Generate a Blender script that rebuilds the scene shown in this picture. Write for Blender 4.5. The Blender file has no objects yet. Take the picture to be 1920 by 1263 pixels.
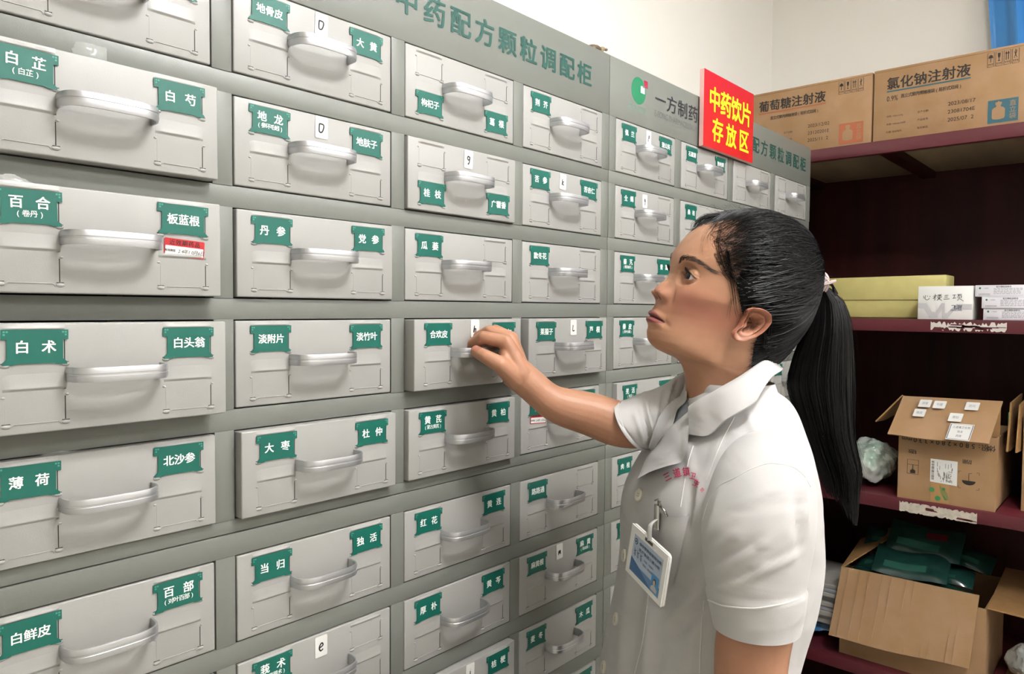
import bpy, bmesh, math, random
import numpy as np
from mathutils import Vector, Matrix

# ---------------------------------------------------------------- camera, world, lights, exposure
SC = bpy.context.scene
COL = SC.collection
H = 1.45                                   # height of the camera above the floor; z values below are relative to it
R_ = math.radians
CF, CYAW, CPITCH, CROLL = 1379.06, R_(41.4436), R_(-2.22882), R_(0.43204)
CAM = np.array([0.0, -0.766, 0.0])
cF = np.array([math.cos(CYAW)*math.cos(CPITCH), math.sin(CYAW)*math.cos(CPITCH), math.sin(CPITCH)])
_r = np.array([math.sin(CYAW), -math.cos(CYAW), 0.0]); _u = np.cross(_r, cF)
cR = _r*math.cos(CROLL)+_u*math.sin(CROLL); cU = -_r*math.sin(CROLL)+_u*math.cos(CROLL)
cd = bpy.data.cameras.new('camera'); cam = bpy.data.objects.new('camera', cd); COL.objects.link(cam)
cd.sensor_fit = 'HORIZONTAL'; cd.sensor_width = 36.0; cd.lens = CF*36.0/1920.0
cd.clip_start = 0.02; cd.clip_end = 50
M3 = Matrix((cR, cU, -cF)).transposed()
cam.matrix_world = Matrix.Translation((CAM[0], CAM[1], CAM[2]+H)) @ M3.to_4x4()
SC.camera = cam

wd = bpy.data.worlds.new('world'); SC.world = wd; wd.use_nodes = True
wd.node_tree.nodes['Background'].inputs[0].default_value = (0.9, 0.95, 1.0, 1)
wd.node_tree.nodes['Background'].inputs[1].default_value = 0.4

def area_light(name, loc, sx, sy, power, col=(1, .97, .92), rot=(0, 0, 0)):
    l = bpy.data.lights.new(name, 'AREA'); l.shape = 'RECTANGLE'; l.size = sx; l.size_y = sy
    l.energy = power; l.color = col
    o = bpy.data.objects.new(name, l); COL.objects.link(o); o.location = loc; o.rotation_euler = rot
    return o
LAMPS = [(.70, -1.05, 1.25, .60, 56.0), (0.1, -2.7, 1.25, 1.2, 9.0), (1.75, -2.35, 1.25, 1.2, 25.0)]      # fluorescent battens: x, y, z, length, strength; the last is added to brighten the shelf wall

SC.view_settings.view_transform = 'Standard'; SC.view_settings.look = 'None'
SC.view_settings.exposure = 1.36; SC.view_settings.gamma = 1.0
SC.view_settings.use_curve_mapping = False
SC.cycles.use_denoising = True
SC.cycles.max_bounces = 8; SC.cycles.caustics_reflective = False; SC.cycles.caustics_refractive = False

# ---------------------------------------------------------------- materials
def srgb(h):
    h = h.lstrip('#'); c = [int(h[i:i+2], 16)/255 for i in (0, 2, 4)]
    return tuple(x/12.92 if x <= .04045 else ((x+.055)/1.055)**2.4 for x in c)+(1.0,)
MATS = {}
def mat(name, col, rough=.5, metal=0., spec=.5, noise=0., nscale=40., bump=0., bscale=200., stretch=None, sss=0., alpha=1., trans=0., coat=0., col2=None, sheen=0.):
    if name in MATS: return MATS[name]
    m = bpy.data.materials.new(name); m.use_nodes = True; MATS[name] = m
    nt = m.node_tree; b = nt.nodes['Principled BSDF']
    c = srgb(col) if isinstance(col, str) else col
    b.inputs['Base Color'].default_value = c; b.inputs['Roughness'].default_value = rough
    b.inputs['Metallic'].default_value = metal; b.inputs['Specular IOR Level'].default_value = spec
    b.inputs['Alpha'].default_value = alpha; b.inputs['Transmission Weight'].default_value = trans
    b.inputs['Coat Weight'].default_value = coat
    if sheen: b.inputs['Sheen Weight'].default_value = sheen
    if sss:
        b.inputs['Subsurface Weight'].default_value = sss; b.inputs['Subsurface Radius'].default_value = (1, .35, .2)
        b.inputs['Subsurface Scale'].default_value = .006
    if noise or bump:
        tc = nt.nodes.new('ShaderNodeTexCoord'); mp = nt.nodes.new('ShaderNodeMapping')
        nt.links.new(tc.outputs['Object'], mp.inputs[0])
        if stretch: mp.inputs['Scale'].default_value = stretch
    if noise:
        n = nt.nodes.new('ShaderNodeTexNoise'); n.inputs['Scale'].default_value = nscale; n.inputs['Detail'].default_value = 4
        nt.links.new(mp.outputs[0], n.inputs['Vector'])
        mx = nt.nodes.new('ShaderNodeMix'); mx.data_type = 'RGBA'
        c2 = srgb(col2) if col2 else tuple(v*(1-noise) for v in c[:3])+(1,)
        mx.inputs[6].default_value = c; mx.inputs[7].default_value = c2
        rp = nt.nodes.new('ShaderNodeMapRange'); rp.inputs[1].default_value = .35; rp.inputs[2].default_value = .65
        nt.links.new(n.outputs[0], rp.inputs[0]); nt.links.new(rp.outputs[0], mx.inputs[0])
        nt.links.new(mx.outputs[2], b.inputs['Base Color'])
    if bump:
        n = nt.nodes.new('ShaderNodeTexNoise'); n.inputs['Scale'].default_value = bscale; n.inputs['Detail'].default_value = 3
        nt.links.new(mp.outputs[0], n.inputs['Vector'])
        bp = nt.nodes.new('ShaderNodeBump'); bp.inputs['Strength'].default_value = bump; bp.inputs['Distance'].default_value = .002
        nt.links.new(n.outputs[0], bp.inputs['Height']); nt.links.new(bp.outputs[0], b.inputs['Normal'])
    return m
M_WALL = mat('wall_paint', '#f9f6ee', .9, spec=.2, bump=.08, bscale=120)
M_FLOOR = mat('floor_tile', '#b9b4a8', .35, noise=.1, nscale=6)
M_FRAME = mat('cabinet_grey_paint', '#6f716b', .42, bump=.05, bscale=900)
M_DRAWER = mat('drawer_light_grey_paint', '#9a9995', .42, bump=.05, bscale=900)
M_GAPSHADE = mat('gap_shade', '#15150f', .8)  # near-black colour standing in for shade in slits and drawer bays
M_ALU = mat('brushed_aluminium', '#bfc0c3', .36, metal=.80, bump=.05, bscale=60, stretch=(1, 30, 30))
M_GREEN = mat('label_green', '#005a4d', .45)
M_GREENPALE = mat('label_corner_pale', '#4a8f80', .5)
M_WHITE = mat('label_white', '#f4f4f0', .5)
M_STICK = mat('sticker_paper', '#dddcd8', .6)
M_INK = mat('ink_black', '#08080a', .6)
M_REDP = mat('red_print', '#b0101a', .45)
M_TEXTGREEN = mat('header_green_print', '#154a41', .5)

# ---------------------------------------------------------------- mesh builder
ORI = {}
class MB:
    def __init__(s): s.v = []; s.f = []; s.m = []
    def add(s, vs, fs, m=0):
        o = len(s.v); s.v.extend([tuple(map(float, p)) for p in vs])
        for f in fs: s.f.append(tuple(i+o for i in f)); s.m.append(m)
    def box(s, lo, hi, m=0):
        (a, b, c), (d, e, f) = lo, hi
        vs = [(a, b, c), (d, b, c), (d, e, c), (a, e, c), (a, b, f), (d, b, f), (d, e, f), (a, e, f)]
        s.add(vs, [(0, 3, 2, 1), (4, 5, 6, 7), (0, 1, 5, 4), (1, 2, 6, 5), (2, 3, 7, 6), (3, 0, 4, 7)], m)
    def bbox(s, lo, hi, b=.001, seg=2, m=0, fn=None):      # box with rounded edges
        bm = bmesh.new(); bmesh.ops.create_cube(bm, size=1)
        for v in bm.verts:
            v.co = Vector([lo[i]+(v.co[i]+.5)*(hi[i]-lo[i]) for i in range(3)])
        bmesh.ops.bevel(bm, geom=list(bm.edges), offset=b, segments=seg, affect='EDGES', profile=.5)
        bm.verts.index_update()
        vs = [tuple(v.co) for v in bm.verts]
        if fn: vs = [fn(p) for p in vs]
        s.add(vs, [tuple(v.index for v in f.verts) for f in bm.faces], m); bm.free()
    def prism(s, poly, fn, h, m=0, mside=None):             # poly 2-D (ccw), fn(x, y, t) -> point, extruded t = 0..h (front face at t = h)
        n = len(poly)
        vs = [fn(x, y, 0) for x, y in poly]+[fn(x, y, h) for x, y in poly]
        s.add(vs, [tuple(range(n, 2*n))], m)
        s.add(vs, [tuple(range(n-1, -1, -1))]+[(i, (i+1) % n, n+(i+1) % n, n+i) for i in range(n)], m if mside is None else mside)
    def tube(s, pts, r, n=8, m=0, cap=True, up=None, flat=1.0):
        pts = np.array(pts, float); k = len(pts)
        r = np.full(k, r, float) if np.isscalar(r) else np.array(r, float)
        t = np.gradient(pts, axis=0); t /= np.linalg.norm(t, axis=1)[:, None]+1e-12
        a = np.array(up if up is not None else ((0, 0, 1) if abs(t[0][2]) < .9 else (1, 0, 0)), float)
        vs = []
        for i in range(k):
            a = a-t[i]*(a@t[i]); a /= np.linalg.norm(a)+1e-12
            b = np.cross(t[i], a)
            for j in range(n):
                q = 2*math.pi*j/n; vs.append(pts[i]+r[i]*(math.cos(q)*a+flat*math.sin(q)*b))
        fs = [(i*n+j, i*n+(j+1) % n, (i+1)*n+(j+1) % n, (i+1)*n+j) for i in range(k-1) for j in range(n)]
        if cap: fs += [tuple(range(n-1, -1, -1)), tuple((k-1)*n+j for j in range(n))]
        s.add(vs, fs, m)
    def grid(s, P, m=0, wrap=False, mfn=None):              # P[i][j] points
        k, n = len(P), len(P[0]); o = len(s.v)
        for row in P: s.v.extend([tuple(map(float, p)) for p in row])
        for i in range(k-1):
            for j in range(n if wrap else n-1):
                j2 = (j+1) % n
                s.f.append((o+i*n+j, o+i*n+j2, o+(i+1)*n+j2, o+(i+1)*n+j)); s.m.append(mfn(i, j) if mfn else m)
    def ell(s, c, ax, m=0, nu=10, nv=6):                   # ellipsoid, ax = three axis vectors
        c = np.array(c, float); ax = [np.array(a, float) for a in ax]
        P = [[c+math.sin(math.pi*i/nv)*(math.cos(2*math.pi*j/nu)*ax[0]+math.sin(2*math.pi*j/nu)*ax[1])+math.cos(math.pi*i/nv)*ax[2] for j in range(nu)] for i in range(nv+1)]
        s.grid(P, m, True)
    def text(s, t, fn, size, x=0., y=0., bold=.02, m=0, pitch=None, shear=0., sx=1., align='c'):   # centred characters, fn(x, y) -> point
        n = len(t); pitch = size if pitch is None else pitch
        x0 = x-pitch*(n-1)/2 if align == 'c' else x
        for i, ch in enumerate(t):
            if ch in ' \u3000': continue
            vs, fs = glyph(ch, bold)
            c0, c1, c2 = (np.array(fn(x0+i*pitch+e, y+g), float) for e, g in ((0, 0), (1e-3, 0), (0, 1e-3)))
            nn = np.cross(c1-c0, c2-c0); nn = nn/(np.linalg.norm(nn)+1e-15)
            k4 = len(vs)//4 if bold > .004 else len(vs)         # each of the four layers a hair above the last
            s.add([np.array(fn(x0+i*pitch+(a*sx+b*shear)*size, y+b*size))+nn*(3e-5*(q//max(k4, 1))) for q, (a, b) in enumerate(vs)], fs, m)
    def line(s, t, fn, size, x, y, bold=.01, m=0, align='l'):      # proportional latin line
        vs, fs, w = textline(t, bold); off = 0 if align == 'l' else -w*size/2
        s.add([fn(x+off+a*size, y+b*size) for a, b in vs], fs, m)
    def build(s, name, mats, parent=None, origin=None, smooth=None, local=False):
        me = bpy.data.meshes.new(name)
        v = np.array(s.v, float).reshape(-1, 3)
        if origin is None:
            if parent is not None: origin = ORI[parent.name]
            elif local: origin = (0, 0, 0)
            else: origin = ((v[:, 0].min()+v[:, 0].max())/2, (v[:, 1].min()+v[:, 1].max())/2, v[:, 2].min())
        if not local: v = v-np.array(origin)
        me.from_pydata([tuple(p) for p in v], [], s.f)
        for mt in (mats if isinstance(mats, (list, tuple)) else [mats]): me.materials.append(mt)
        me.polygons.foreach_set('material_index', s.m)
        if smooth is not None:
            me.polygons.foreach_set('use_smooth', [True]*len(me.polygons)); me.set_sharp_from_angle(angle=R_(smooth))
        me.update(); me.validate()
        return link(name, me, parent, origin)
def link(name, me, parent=None, origin=(0, 0, 0)):
    o = bpy.data.objects.new(name, me); COL.objects.link(o); ORI[o.name] = tuple(origin)
    if parent is not None:
        o.parent = parent; p = ORI[parent.name]; o.location = [origin[i]-p[i] for i in range(3)]
    else: o.location = (origin[0], origin[1], origin[2]+H)
    return o
def tag(o, label=None, cat=None, group=None, kind=None):
    if label: o['label'] = label
    if cat: o['category'] = cat
    if group: o['group'] = group
    if kind: o['kind'] = kind
    return o
def empty(name, origin):
    o = bpy.data.objects.new(name, None); COL.objects.link(o); o.empty_display_size = .05
    ORI[o.name] = tuple(origin); o.location = (origin[0], origin[1], origin[2]+H); return o

_G = {}
_fc = bpy.data.curves.new('glyph_source', 'FONT'); _fo = bpy.data.objects.new('glyph_source', _fc); COL.objects.link(_fo)
def _raw(t, bold, res=3):
    _fc.body = t; _fc.offset = 0.0; _fc.resolution_u = res
    dg = bpy.context.evaluated_depsgraph_get(); dg.update()
    me = bpy.data.meshes.new_from_object(_fo.evaluated_get(dg))
    vs = [(v.co.x, v.co.y) for v in me.vertices]; fs = [tuple(p.vertices) for p in me.polygons]
    bpy.data.meshes.remove(me); return vs, fs
def glyph(ch, bold):
    k = (ch, bold)
    if k not in _G:
        vs, fs = _raw(ch, bold)
        cjk = ord(ch) > 0x2e80
        if cjk: sc = 1/1.31; cx, cy = .64, .50
        else:
            xs = [p[0] for p in vs] or [0]; ys = [p[1] for p in vs] or [0]
            sc = 1.0; cx = (min(xs)+max(xs))/2; cy = .36
        if cjk:
            xs = [p[0] for p in vs]; ys = [p[1] for p in vs]
            cx = CJK[0]; cy = CJK[1]; sc = CJK[2]
        base = [((a-cx)*sc, (b-cy)*sc) for a, b in vs]
        if bold > .004:                                     # heavier weight: the same outline laid four times, a little apart
            n = len(base); out = []; ff = []
            for q, (dx, dy) in enumerate(((-bold, -bold*.6), (bold, -bold*.6), (bold, bold*.6), (-bold, bold*.6))):
                out += [(a+dx, b+dy) for a, b in base]; ff += [tuple(i+q*n for i in f) for f in fs]
            base, fs = out, ff
        _G[k] = (base, fs)
    return _G[k]
def _calib():
    vs, _ = _raw('国', 0.); xs = [p[0] for p in vs]; ys = [p[1] for p in vs]
    return ((min(xs)+max(xs))/2, (min(ys)+max(ys))/2, .92/(max(ys)-min(ys)))
CJK = _calib()
def textline(t, bold):
    k = ('L', t, bold)
    if k not in _G:
        vs, fs = _raw(t, bold); xs = [p[0] for p in vs]
        _G[k] = ([(a, b) for a, b in vs], fs, max(xs)-min(xs))
    return _G[k]

# ---------------------------------------------------------------- room
YW, XW = 0.40, 2.83                        # wall behind the cabinets, wall behind the shelf unit
def wall(name, lo, hi, m):
    b = MB(); b.box(lo, hi); return tag(b.build(name, m), kind='structure')
wall('floor', (-2.2, -4.2, -H-.1), (XW+.12, YW+.12, -H), M_FLOOR)
wall('ceiling', (-2.2, -4.2, 1.34), (XW+.12, YW+.12, 1.44), M_WALL)
wall('wall_back', (-2.2, YW, -H), (XW+.12, YW+.12, 1.34), M_WALL)
wall('wall_right', (XW, -4.2, -H), (XW+.12, YW, 1.34), M_WALL)
wall('wall_front', (-2.2, -4.2, -H), (XW, -4.08, 1.34), M_WALL)
wall('wall_left', (-2.2, -4.08, -H), (-2.08, YW, 1.34), M_WALL)

# fluorescent lamps under the ceiling, the third an added fill for the shelf wall
M_LAMPBODY = mat('lamp_housing', '#e8e8e4', .5)
for i, (x, y, z, ln, st) in enumerate(LAMPS):
    m = bpy.data.materials.new('lamp_tube_light'); m.use_nodes = True; b_ = m.node_tree.nodes['Principled BSDF']
    b_.inputs['Emission Color'].default_value = (.985, .985, 1.0, 1); b_.inputs['Emission Strength'].default_value = st
    rt = empty('ceiling_lamp', (x, y, z))
    for dy in (-.085, 0, .085):
        t = MB(); t.tube([(x-ln/2+.03, y+dy, z), (x, y+dy, z), (x+ln/2-.03, y+dy, z)], .016, 16); t.build('lamp_tube', m, rt, smooth=60)
    t = MB(); t.bbox((x-ln/2, y-.12, z+.045), (x+ln/2, y+.12, 1.3395), .006); t.box((x-ln/2, y-.11, z-.02), (x-ln/2+.03, y+.11, z+.05)); t.box((x+ln/2-.03, y-.11, z-.02), (x+ln/2, y+.11, z+.05))
    t.build('lamp_housing', M_LAMPBODY, rt, smooth=30)
    tag(rt, ('fluorescent tube lamp on the ceiling nearest the cabinets', 'fluorescent tube lamp on the ceiling at the back of the room', 'unseen tube lamp added to brighten the wall by the shelf unit')[i], 'lamp', 'ceiling lamps')
# ---------------------------------------------------------------- drawer cabinets
XL = [.1606, .4041, .6477, .8899, 1.1529, 1.397, 1.6464, 1.8969]
XR = [.3815, .6253, .8672, 1.1082, 1.3723, 1.6211, 1.8715, 2.1233]
ZT = [.3535-.1227*r for r in range(5)]+[-.2778-.1233*r for r in range(4)]
OH = .0993                                  # opening height
ZTOP, ZSEAM = .4615, -.2515
CAB = [(.137, 1.1308), (1.1318, 2.1515)]
DRAWN = {c: range(0, 9) for c in range(8)}
DRAWN[0] = range(0, 7); DRAWN[1] = range(0, 7); DRAWN[2] = range(0, 8)
def cabinet_frame(cols, x0, x1, rows, ztop, zbot, header):
    b = MB(); e = .0016
    b.box((x0, .02, zbot), (x0+.0012, .375, ztop)); b.box((x1-.0012, .02, zbot), (x1, .375, ztop))      # sides
    b.box((x0, .372, zbot), (x1, .375, ztop)); b.box((x0, .004, ztop-.0015), (x1, .375, ztop))           # back, top
    b.box((x0, .02, zbot), (x1, .375, zbot+.0015))
    z_edges = [ZT[rows[0]]]
    b.bbox((x0, 0, ZT[rows[0]]), (x1, .022, ztop), .0012)                                                   # header / top rail
    for r in rows:
        zb = ZT[r]-OH
        zn = ZT[r+1] if (r+1) in rows else zbot
        b.bbox((x0, e*.6, zn), (x1, .02, zb), .0008)                                                       # rail below the row
        edges = [x0]+[v for c in cols for v in (XL[c], XR[c])]+[x1]
        for k in range(0, len(edges), 2):
            b.bbox((edges[k], 0 if k else 0, zb-.0002), (edges[k+1], .02, ZT[r]+.0002), .0006)            # stile segment
        for c in cols:
            b.box((XL[c]-.001, .30, zb-.001), (XR[c]+.001, .302, ZT[r]+.001), 1)                         # bay back, coloured dark for the shade inside
            if r not in DRAWN[c]: b.box((XL[c], .003, zb), (XR[c], .02, ZT[r]))
    return b
cab_roots = {}
for ci, cols in enumerate((range(0, 4), range(4, 8))):
    x0, x1 = CAB[ci]
    for lvl, rows, zt, zb in ((0, range(0, 5), ZTOP, ZSEAM), (1, range(5, 9), ZSEAM-.001, -H)):
        cx = (x0+x1)/2
        root = empty('drawer_cabinet', (cx, .19, zb))
        cab_roots[(ci, lvl)] = root
        cabinet_frame(cols, x0, x1, list(rows), zt, zb, lvl == 0).build('cabinet_frame', [M_FRAME, M_GAPSHADE], root, smooth=30)
G_CAB = 'grey steel herb drawer cabinets'
tag(cab_roots[(0, 0)], 'long grey upper herb cabinet filling the left side, large green characters on its header', 'cabinet', G_CAB)
tag(cab_roots[(0, 1)], 'grey lower herb cabinet under the left one, below the seam line', 'cabinet', G_CAB)
tag(cab_roots[(1, 0)], 'grey upper herb cabinet behind the woman with round green logo on its header', 'cabinet', G_CAB)
tag(cab_roots[(1, 1)], 'grey lower herb cabinet behind the woman\'s white coat', 'cabinet', G_CAB)

# header lettering
def hdr(fnmb, ci, name, m, label=None):
    o = fnmb.build(name, m, cab_roots[(ci, 0)]); 
    if label: o['label'] = label
    return o
def hp(x, z, d=.0006): return (x, -d, z)
def title(xs, z, size):
    b = MB()
    for ch, x in zip('中药配方颗粒调配柜', xs): b.text(ch, lambda a, c: hp(a, c), size, x, z, bold=.022, sx=1.08)
    return b
hdr(title([.6505+.0503*i for i in range(9)], .4075, .0385), 0, 'header_lettering', M_TEXTGREEN, 'dark green characters on the cabinet header')
hdr(title([1.665+.0533*i for i in range(9)], .4075, .0385), 1, 'header_lettering', M_TEXTGREEN, 'dark green characters on the cabinet header')
def disc(b, cx, cz, rx, rz, d, m, n=48, a0=0, a1=2*math.pi):
    b.prism([(cx+rx*math.cos(a0+(a1-a0)*i/n), cz+rz*math.sin(a0+(a1-a0)*i/n)) for i in range(n)], lambda x, y, t: (x, -t, y), d, m)
def rect(b, xa, za, xb, zb, d, m): b.prism([(xa, za), (xb, za), (xb, zb), (xa, zb)], lambda x, y, t: (x, -t, y), d, m)
lg = MB(); disc(lg, 1.229, .4185, .0255, .0255, .0004, 0)
rect(lg, 1.2365, .4165, 1.2505, .4295, .0006, 1); rect(lg, 1.2485, .430, 1.2615, .443, .0006, 2)
rect(lg, 1.2425, .4275, 1.2505, .431, .0007, 3)
hdr(lg, 1, 'round_logo', [mat('logo_green', '#1f7a52', .5), mat('logo_white', '#dcdcd8', .5), mat('logo_maroon', '#9b1c3c', .5), M_FRAME], 'green disc logo with small dark red square')
en = MB()
def stroke(b, pts, w, fn, m=0):                             # flat ribbon stroke
    p = np.array(pts, float); t = np.gradient(p, axis=0); t /= np.linalg.norm(t, axis=1)[:, None]+1e-9
    nrm = np.stack([-t[:, 1], t[:, 0]], 1)
    L = p+nrm*w/2; Rr = p-nrm*w/2; k = len(p)
    vs = [fn(*q) for q in L]+[fn(*q) for q in Rr]
    b.add(vs, [(i, k+i, k+i+1, i+1) for i in range(k-1)], m)
EF = {'E': [[(.8, 1), (0, 1), (0, 0), (.8, 0)], [(0, .5), (.7, .5)]], 'F': [[(.8, 1), (0, 1), (0, 0)], [(0, .5), (.7, .5)]],
      'O': [[(0, .15), (0, 1), (.75, 1), (.75, 0), (0, 0), (0, .2)]], 'n': [[(0, 0), (0, .95), (.7, .95), (.7, 0)]], 'G': [[(.8, 1), (0, 1), (0, 0), (.75, 0), (.75, .5), (.35, .5)]]}
for i, ch in enumerate('EFOnG'):
    for st in EF[ch]: stroke(en, [(1.196+.0128*i+x*.0100, .378+y*.0115) for x, y in st], .0014, lambda a, c: hp(a, c))
hdr(en, 1, 'logo_lettering', mat('logo_text_green', '#6d9a86', .5), 'thin pale green letters under the logo')
yf = MB(); yf.text('一方制药', lambda a, c: hp(a, c), .0345, 1.379, .4175, bold=.012, pitch=.0455, sx=1.22)
_w = textline('E-FONG PHARMACEUTICAL', 0)[2]; yf.line('E-FONG PHARMACEUTICAL', lambda a, c: hp(a, .3835+(c-.3835)*1.15), .181/_w, 1.288, .3835, bold=0, m=1)
hdr(yf, 1, 'company_lettering', [mat('black_print', '#23262a', .5), mat('grey_print', '#6d6f6e', .5)], 'black characters over a thin grey line of capitals')

# drawers: one shared front mesh, one shared handle mesh
DW = .2205-.0028; DH = OH-.0028
SLOT = {'UL': (-.0660, -.0060-.0155), 'UR': (.0690, -.0060-.0155), 'LL': (-.0660, -.0590-.0145), 'LR': (.0690, -.0590-.0145)}   # slot centres
SW, SH = .0515, .031
def drawer_mesh():
    b = MB(); hw = DW/2
    zt, zb = -.0014, -.0014-DH
    b.bbox((-hw, 0, zb), (hw, .026, zt), .0016, 3)
    t = .001; xa, xb, za, z1 = -hw+.004, hw-.004, zb+.004, zt-.012                     # tray behind the front
    b.box((xa, .025, za), (xa+t, .29, z1)); b.box((xb-t, .025, za), (xb, .29, z1)); b.box((xa, .025, za), (xb, .29, za+t)); b.box((xa, .288, za), (xb, .29, z1))
    for k, (cx, cz) in SLOT.items():
        x0, x1, z0, z1 = cx-SW/2, cx+SW/2, cz-SH/2, cz+SH/2
        P = []                                                                     # pressed lip along the top of the slot: long slope above, short one below
        ru = .0044 if k[0] == 'U' else .0150
        for zz, dd in ((ru, -.0003), (ru*.66, .00030), (ru*.33, .00075), (.0008, .0014), (.0000, .0016), (-.0007, .0013), (-.0014, .0004), (-.0026, .0000), (-.0032, -.0003)):
            P.append([(x0+.001+(x1-x0-.003)*u, -(dd if dd < 0 else dd*min(1, 7*u, 7*(1-u))**.6), z1+zz) for u in np.linspace(0, 1, 17)])
        P = P[::-1]
        b.grid(P)
        zbm = z0
        b.bbox((x0+.009, -.0007, zbm-.0004), (x1-.009, .0004, zbm+.0005), .0003, 1)   # retaining edge along the foot
        for sgn, xe in ((-1, x0+.009), (1, x1-.009)):
            b.tube([(xe, -.0002, zbm), (xe+sgn*.0015, -.0002, zbm-.0006), (xe+sgn*.003, -.0002, zbm-.0028)], .0005, 5)
        for xe, dk in ((x0+.003, 1), (x1-.003, 1)):                                     # side slits, dark strips painting the shade in the cuts, and scooped corners
            sg = -1 if xe < cx else 1
            xs = x1-.0028 if sg > 0 else x0+.0028
            w = .00075 if sg > 0 else .00035
            b.box((xs-w/2, -.0002, z0+.0015), (xs+w/2, .0003, z1-.0085), 1 if sg > 0 else 0)
            b.box((xs-.0028 if sg > 0 else xs-.003, -.00022, z0+.0006), (xs+.0034, .0003, z0+.0012), 1)
            b.ell((xs+.0003, .0002, z0-.0012), ((.0040, 0, 0), (0, 0, .0021), (0, .0016, 0)), 0)
            b.ell((xs+sg*.0016, .0002, z1-.0072), ((.0018, 0, 0), (0, 0, .0012), (0, .0010, 0)), 0)
    me = b.build('drawer', [M_DRAWER, M_GAPSHADE], None, smooth=40, local=True)
    m = me.data; bpy.data.objects.remove(me); return m
def handle_mesh():
    b = MB(); th = .0024; hh = .0132/2
    base, dep = .0415, .0285
    c = [(-base, .002)]
    for q in np.linspace(0, math.pi, 41):
        n_ = 2/3.8; c.append((-base*math.copysign(abs(math.cos(q))**n_, math.cos(q)), -dep*math.sin(q)**n_))
    c.append((base, .002))
    p = np.array(c); t = np.gradient(p, axis=0); t /= np.linalg.norm(t, axis=1)[:, None]
    nr = np.stack([t[:, 1], -t[:, 0]], 1)                                                 # outward
    zc = -.0475
    prof = [(-th/2, -hh), (-th/2, hh), (.0006, hh), (th/2, hh-.0022), (th/2, .0012), (th/2-.0004, .0008), (th/2-.0004, -.0008), (th/2, -.0012), (th/2, -hh+.0022), (.0006, -hh)]
    P = [[(p[i][0]+nr[i][0]*a, p[i][1]+nr[i][1]*a, zc+z) for a, z in prof] for i in range(len(p))]
    b.grid(P, 0, True)
    me = b.build('handle', M_ALU, None, smooth=35, local=True); m = me.data; bpy.data.objects.remove(me); return m
ME_D, ME_H = drawer_mesh(), handle_mesh()
def card(main, sub, cx, cz, tilt=0., drop=0.):
    b = MB(); w, h = SW/2, SH/2; n = .0042
    poly = [(-w, h-.0095), (-w+n, h-.0095), (-w+n, -h+.0045), (-w+.001, -h+.0018), (-w+.001, -h-.0004), (-w+.009, -h-.0004), (-w+.011, -h+.0006), (w-.011, -h+.0006), (w-.009, -h-.0004), (w-.001, -h-.0004), (w-.001, -h+.0018), (w-n, -h+.0045), (w-n, h-.0095), (w, h-.0095), (w, h-.0008), (-w, h-.0008)]
    ct, st = math.cos(tilt), math.sin(tilt)
    def fn(x, y, t=0.): return (cx+x*ct-y*st, -.0009-t, cz+x*st+y*ct-drop)
    b.prism(poly, fn, .0005, 0)
    t = lambda x, y: fn(x, y, .0008)
    for sg in (-1, 1):                                                                    # pale corner ornaments
        for k in range(2):
            xx = sg*(w-.0022-.0022*k); zz = h-.0028
            b.add([t(xx-.0008, zz-.0008), t(xx+.0008, zz-.0008), t(xx+.0008, zz+.0008), t(xx-.0008, zz+.0008)], [(0, 1, 2, 3)], 2)
        xx = sg*(w-.0022); zz = h-.0052
        b.add([t(xx-.0008, zz-.0008), t(xx+.0008, zz-.0008), t(xx+.0008, zz+.0008), t(xx-.0008, zz+.0008)], [(0, 1, 2, 3)], 2)
    y0 = .0035 if sub else -.0005
    if main: b.text(main, t, .0112 if len(main) < 3 else .0106, 0, y0, bold=.024, m=1, pitch=.0205 if len(main) == 2 else .0110)
    if sub: b.text('('+sub+')', t, .0060, 0, y0-.0098, bold=.014, m=1, pitch=.0060 if len(sub) < 4 else .0056)
    return b
HW = {  # handwriting strokes on the letter stickers, unit box
 'D': [[(.1, 1), (.1, .1), (.55, .05), (.85, .55), (.8, .95), (.1, 1)]], 'g': [[(.8, .9), (.4, 1), (.2, .75), (.4, .5), (.75, .65), (.8, .95), (.72, .3), (.5, -.1), (.35, 0)]],
 'k': [[(.3, 1), (.2, 0)], [(.8, .65), (.3, .4), (.8, .0)]], 'h': [[(.35, 1), (.15, 0), (.4, .5), (.65, .55), (.7, .4), (.6, .05), (.85, .1)]], 'L': [[(.3, 1), (.2, .05), (.85, .08)]],
 'p': [[(.45, .9), (.2, -.2)], [(.4, .75), (.6, 1), (.8, .85), (.75, .6), (.4, .5)]], 'q': [[(.7, .85), (.45, 1), (.3, .75), (.5, .55), (.7, .8), (.5, -.2)]], 'm': [[(.1, .0), (.2, .7), (.25, .3), (.45, .75), (.5, .2), (.75, .75), (.85, .05)]],
 'e': [[(.15, .45), (.8, .65), (.7, .95), (.4, .9), (.15, .45), (.4, .05), (.85, .2)]], 'r': [[(.2, .95), (.3, 0)], [(.27, .5), (.5, .9), (.85, .85)]], 'j': [[(.5, .8), (.5, .1), (.3, -.1)], [(.5, 1.), (.52, 1.05)]]}
def smoothline(p, k=6):
    p = np.array(p, float)
    if len(p) < 3: return p
    out = []
    for i in range(len(p)-1):
        a, b_, c, d = p[max(i-1, 0)], p[i], p[i+1], p[min(i+2, len(p)-1)]
        for u in np.linspace(0, 1, k, endpoint=False):
            out.append(.5*((2*b_)+(c-a)*u+(2*a-5*b_+4*c-d)*u*u+(-a+3*b_-3*c+d)*u**3))
    return np.array(out+[p[-1]])
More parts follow.
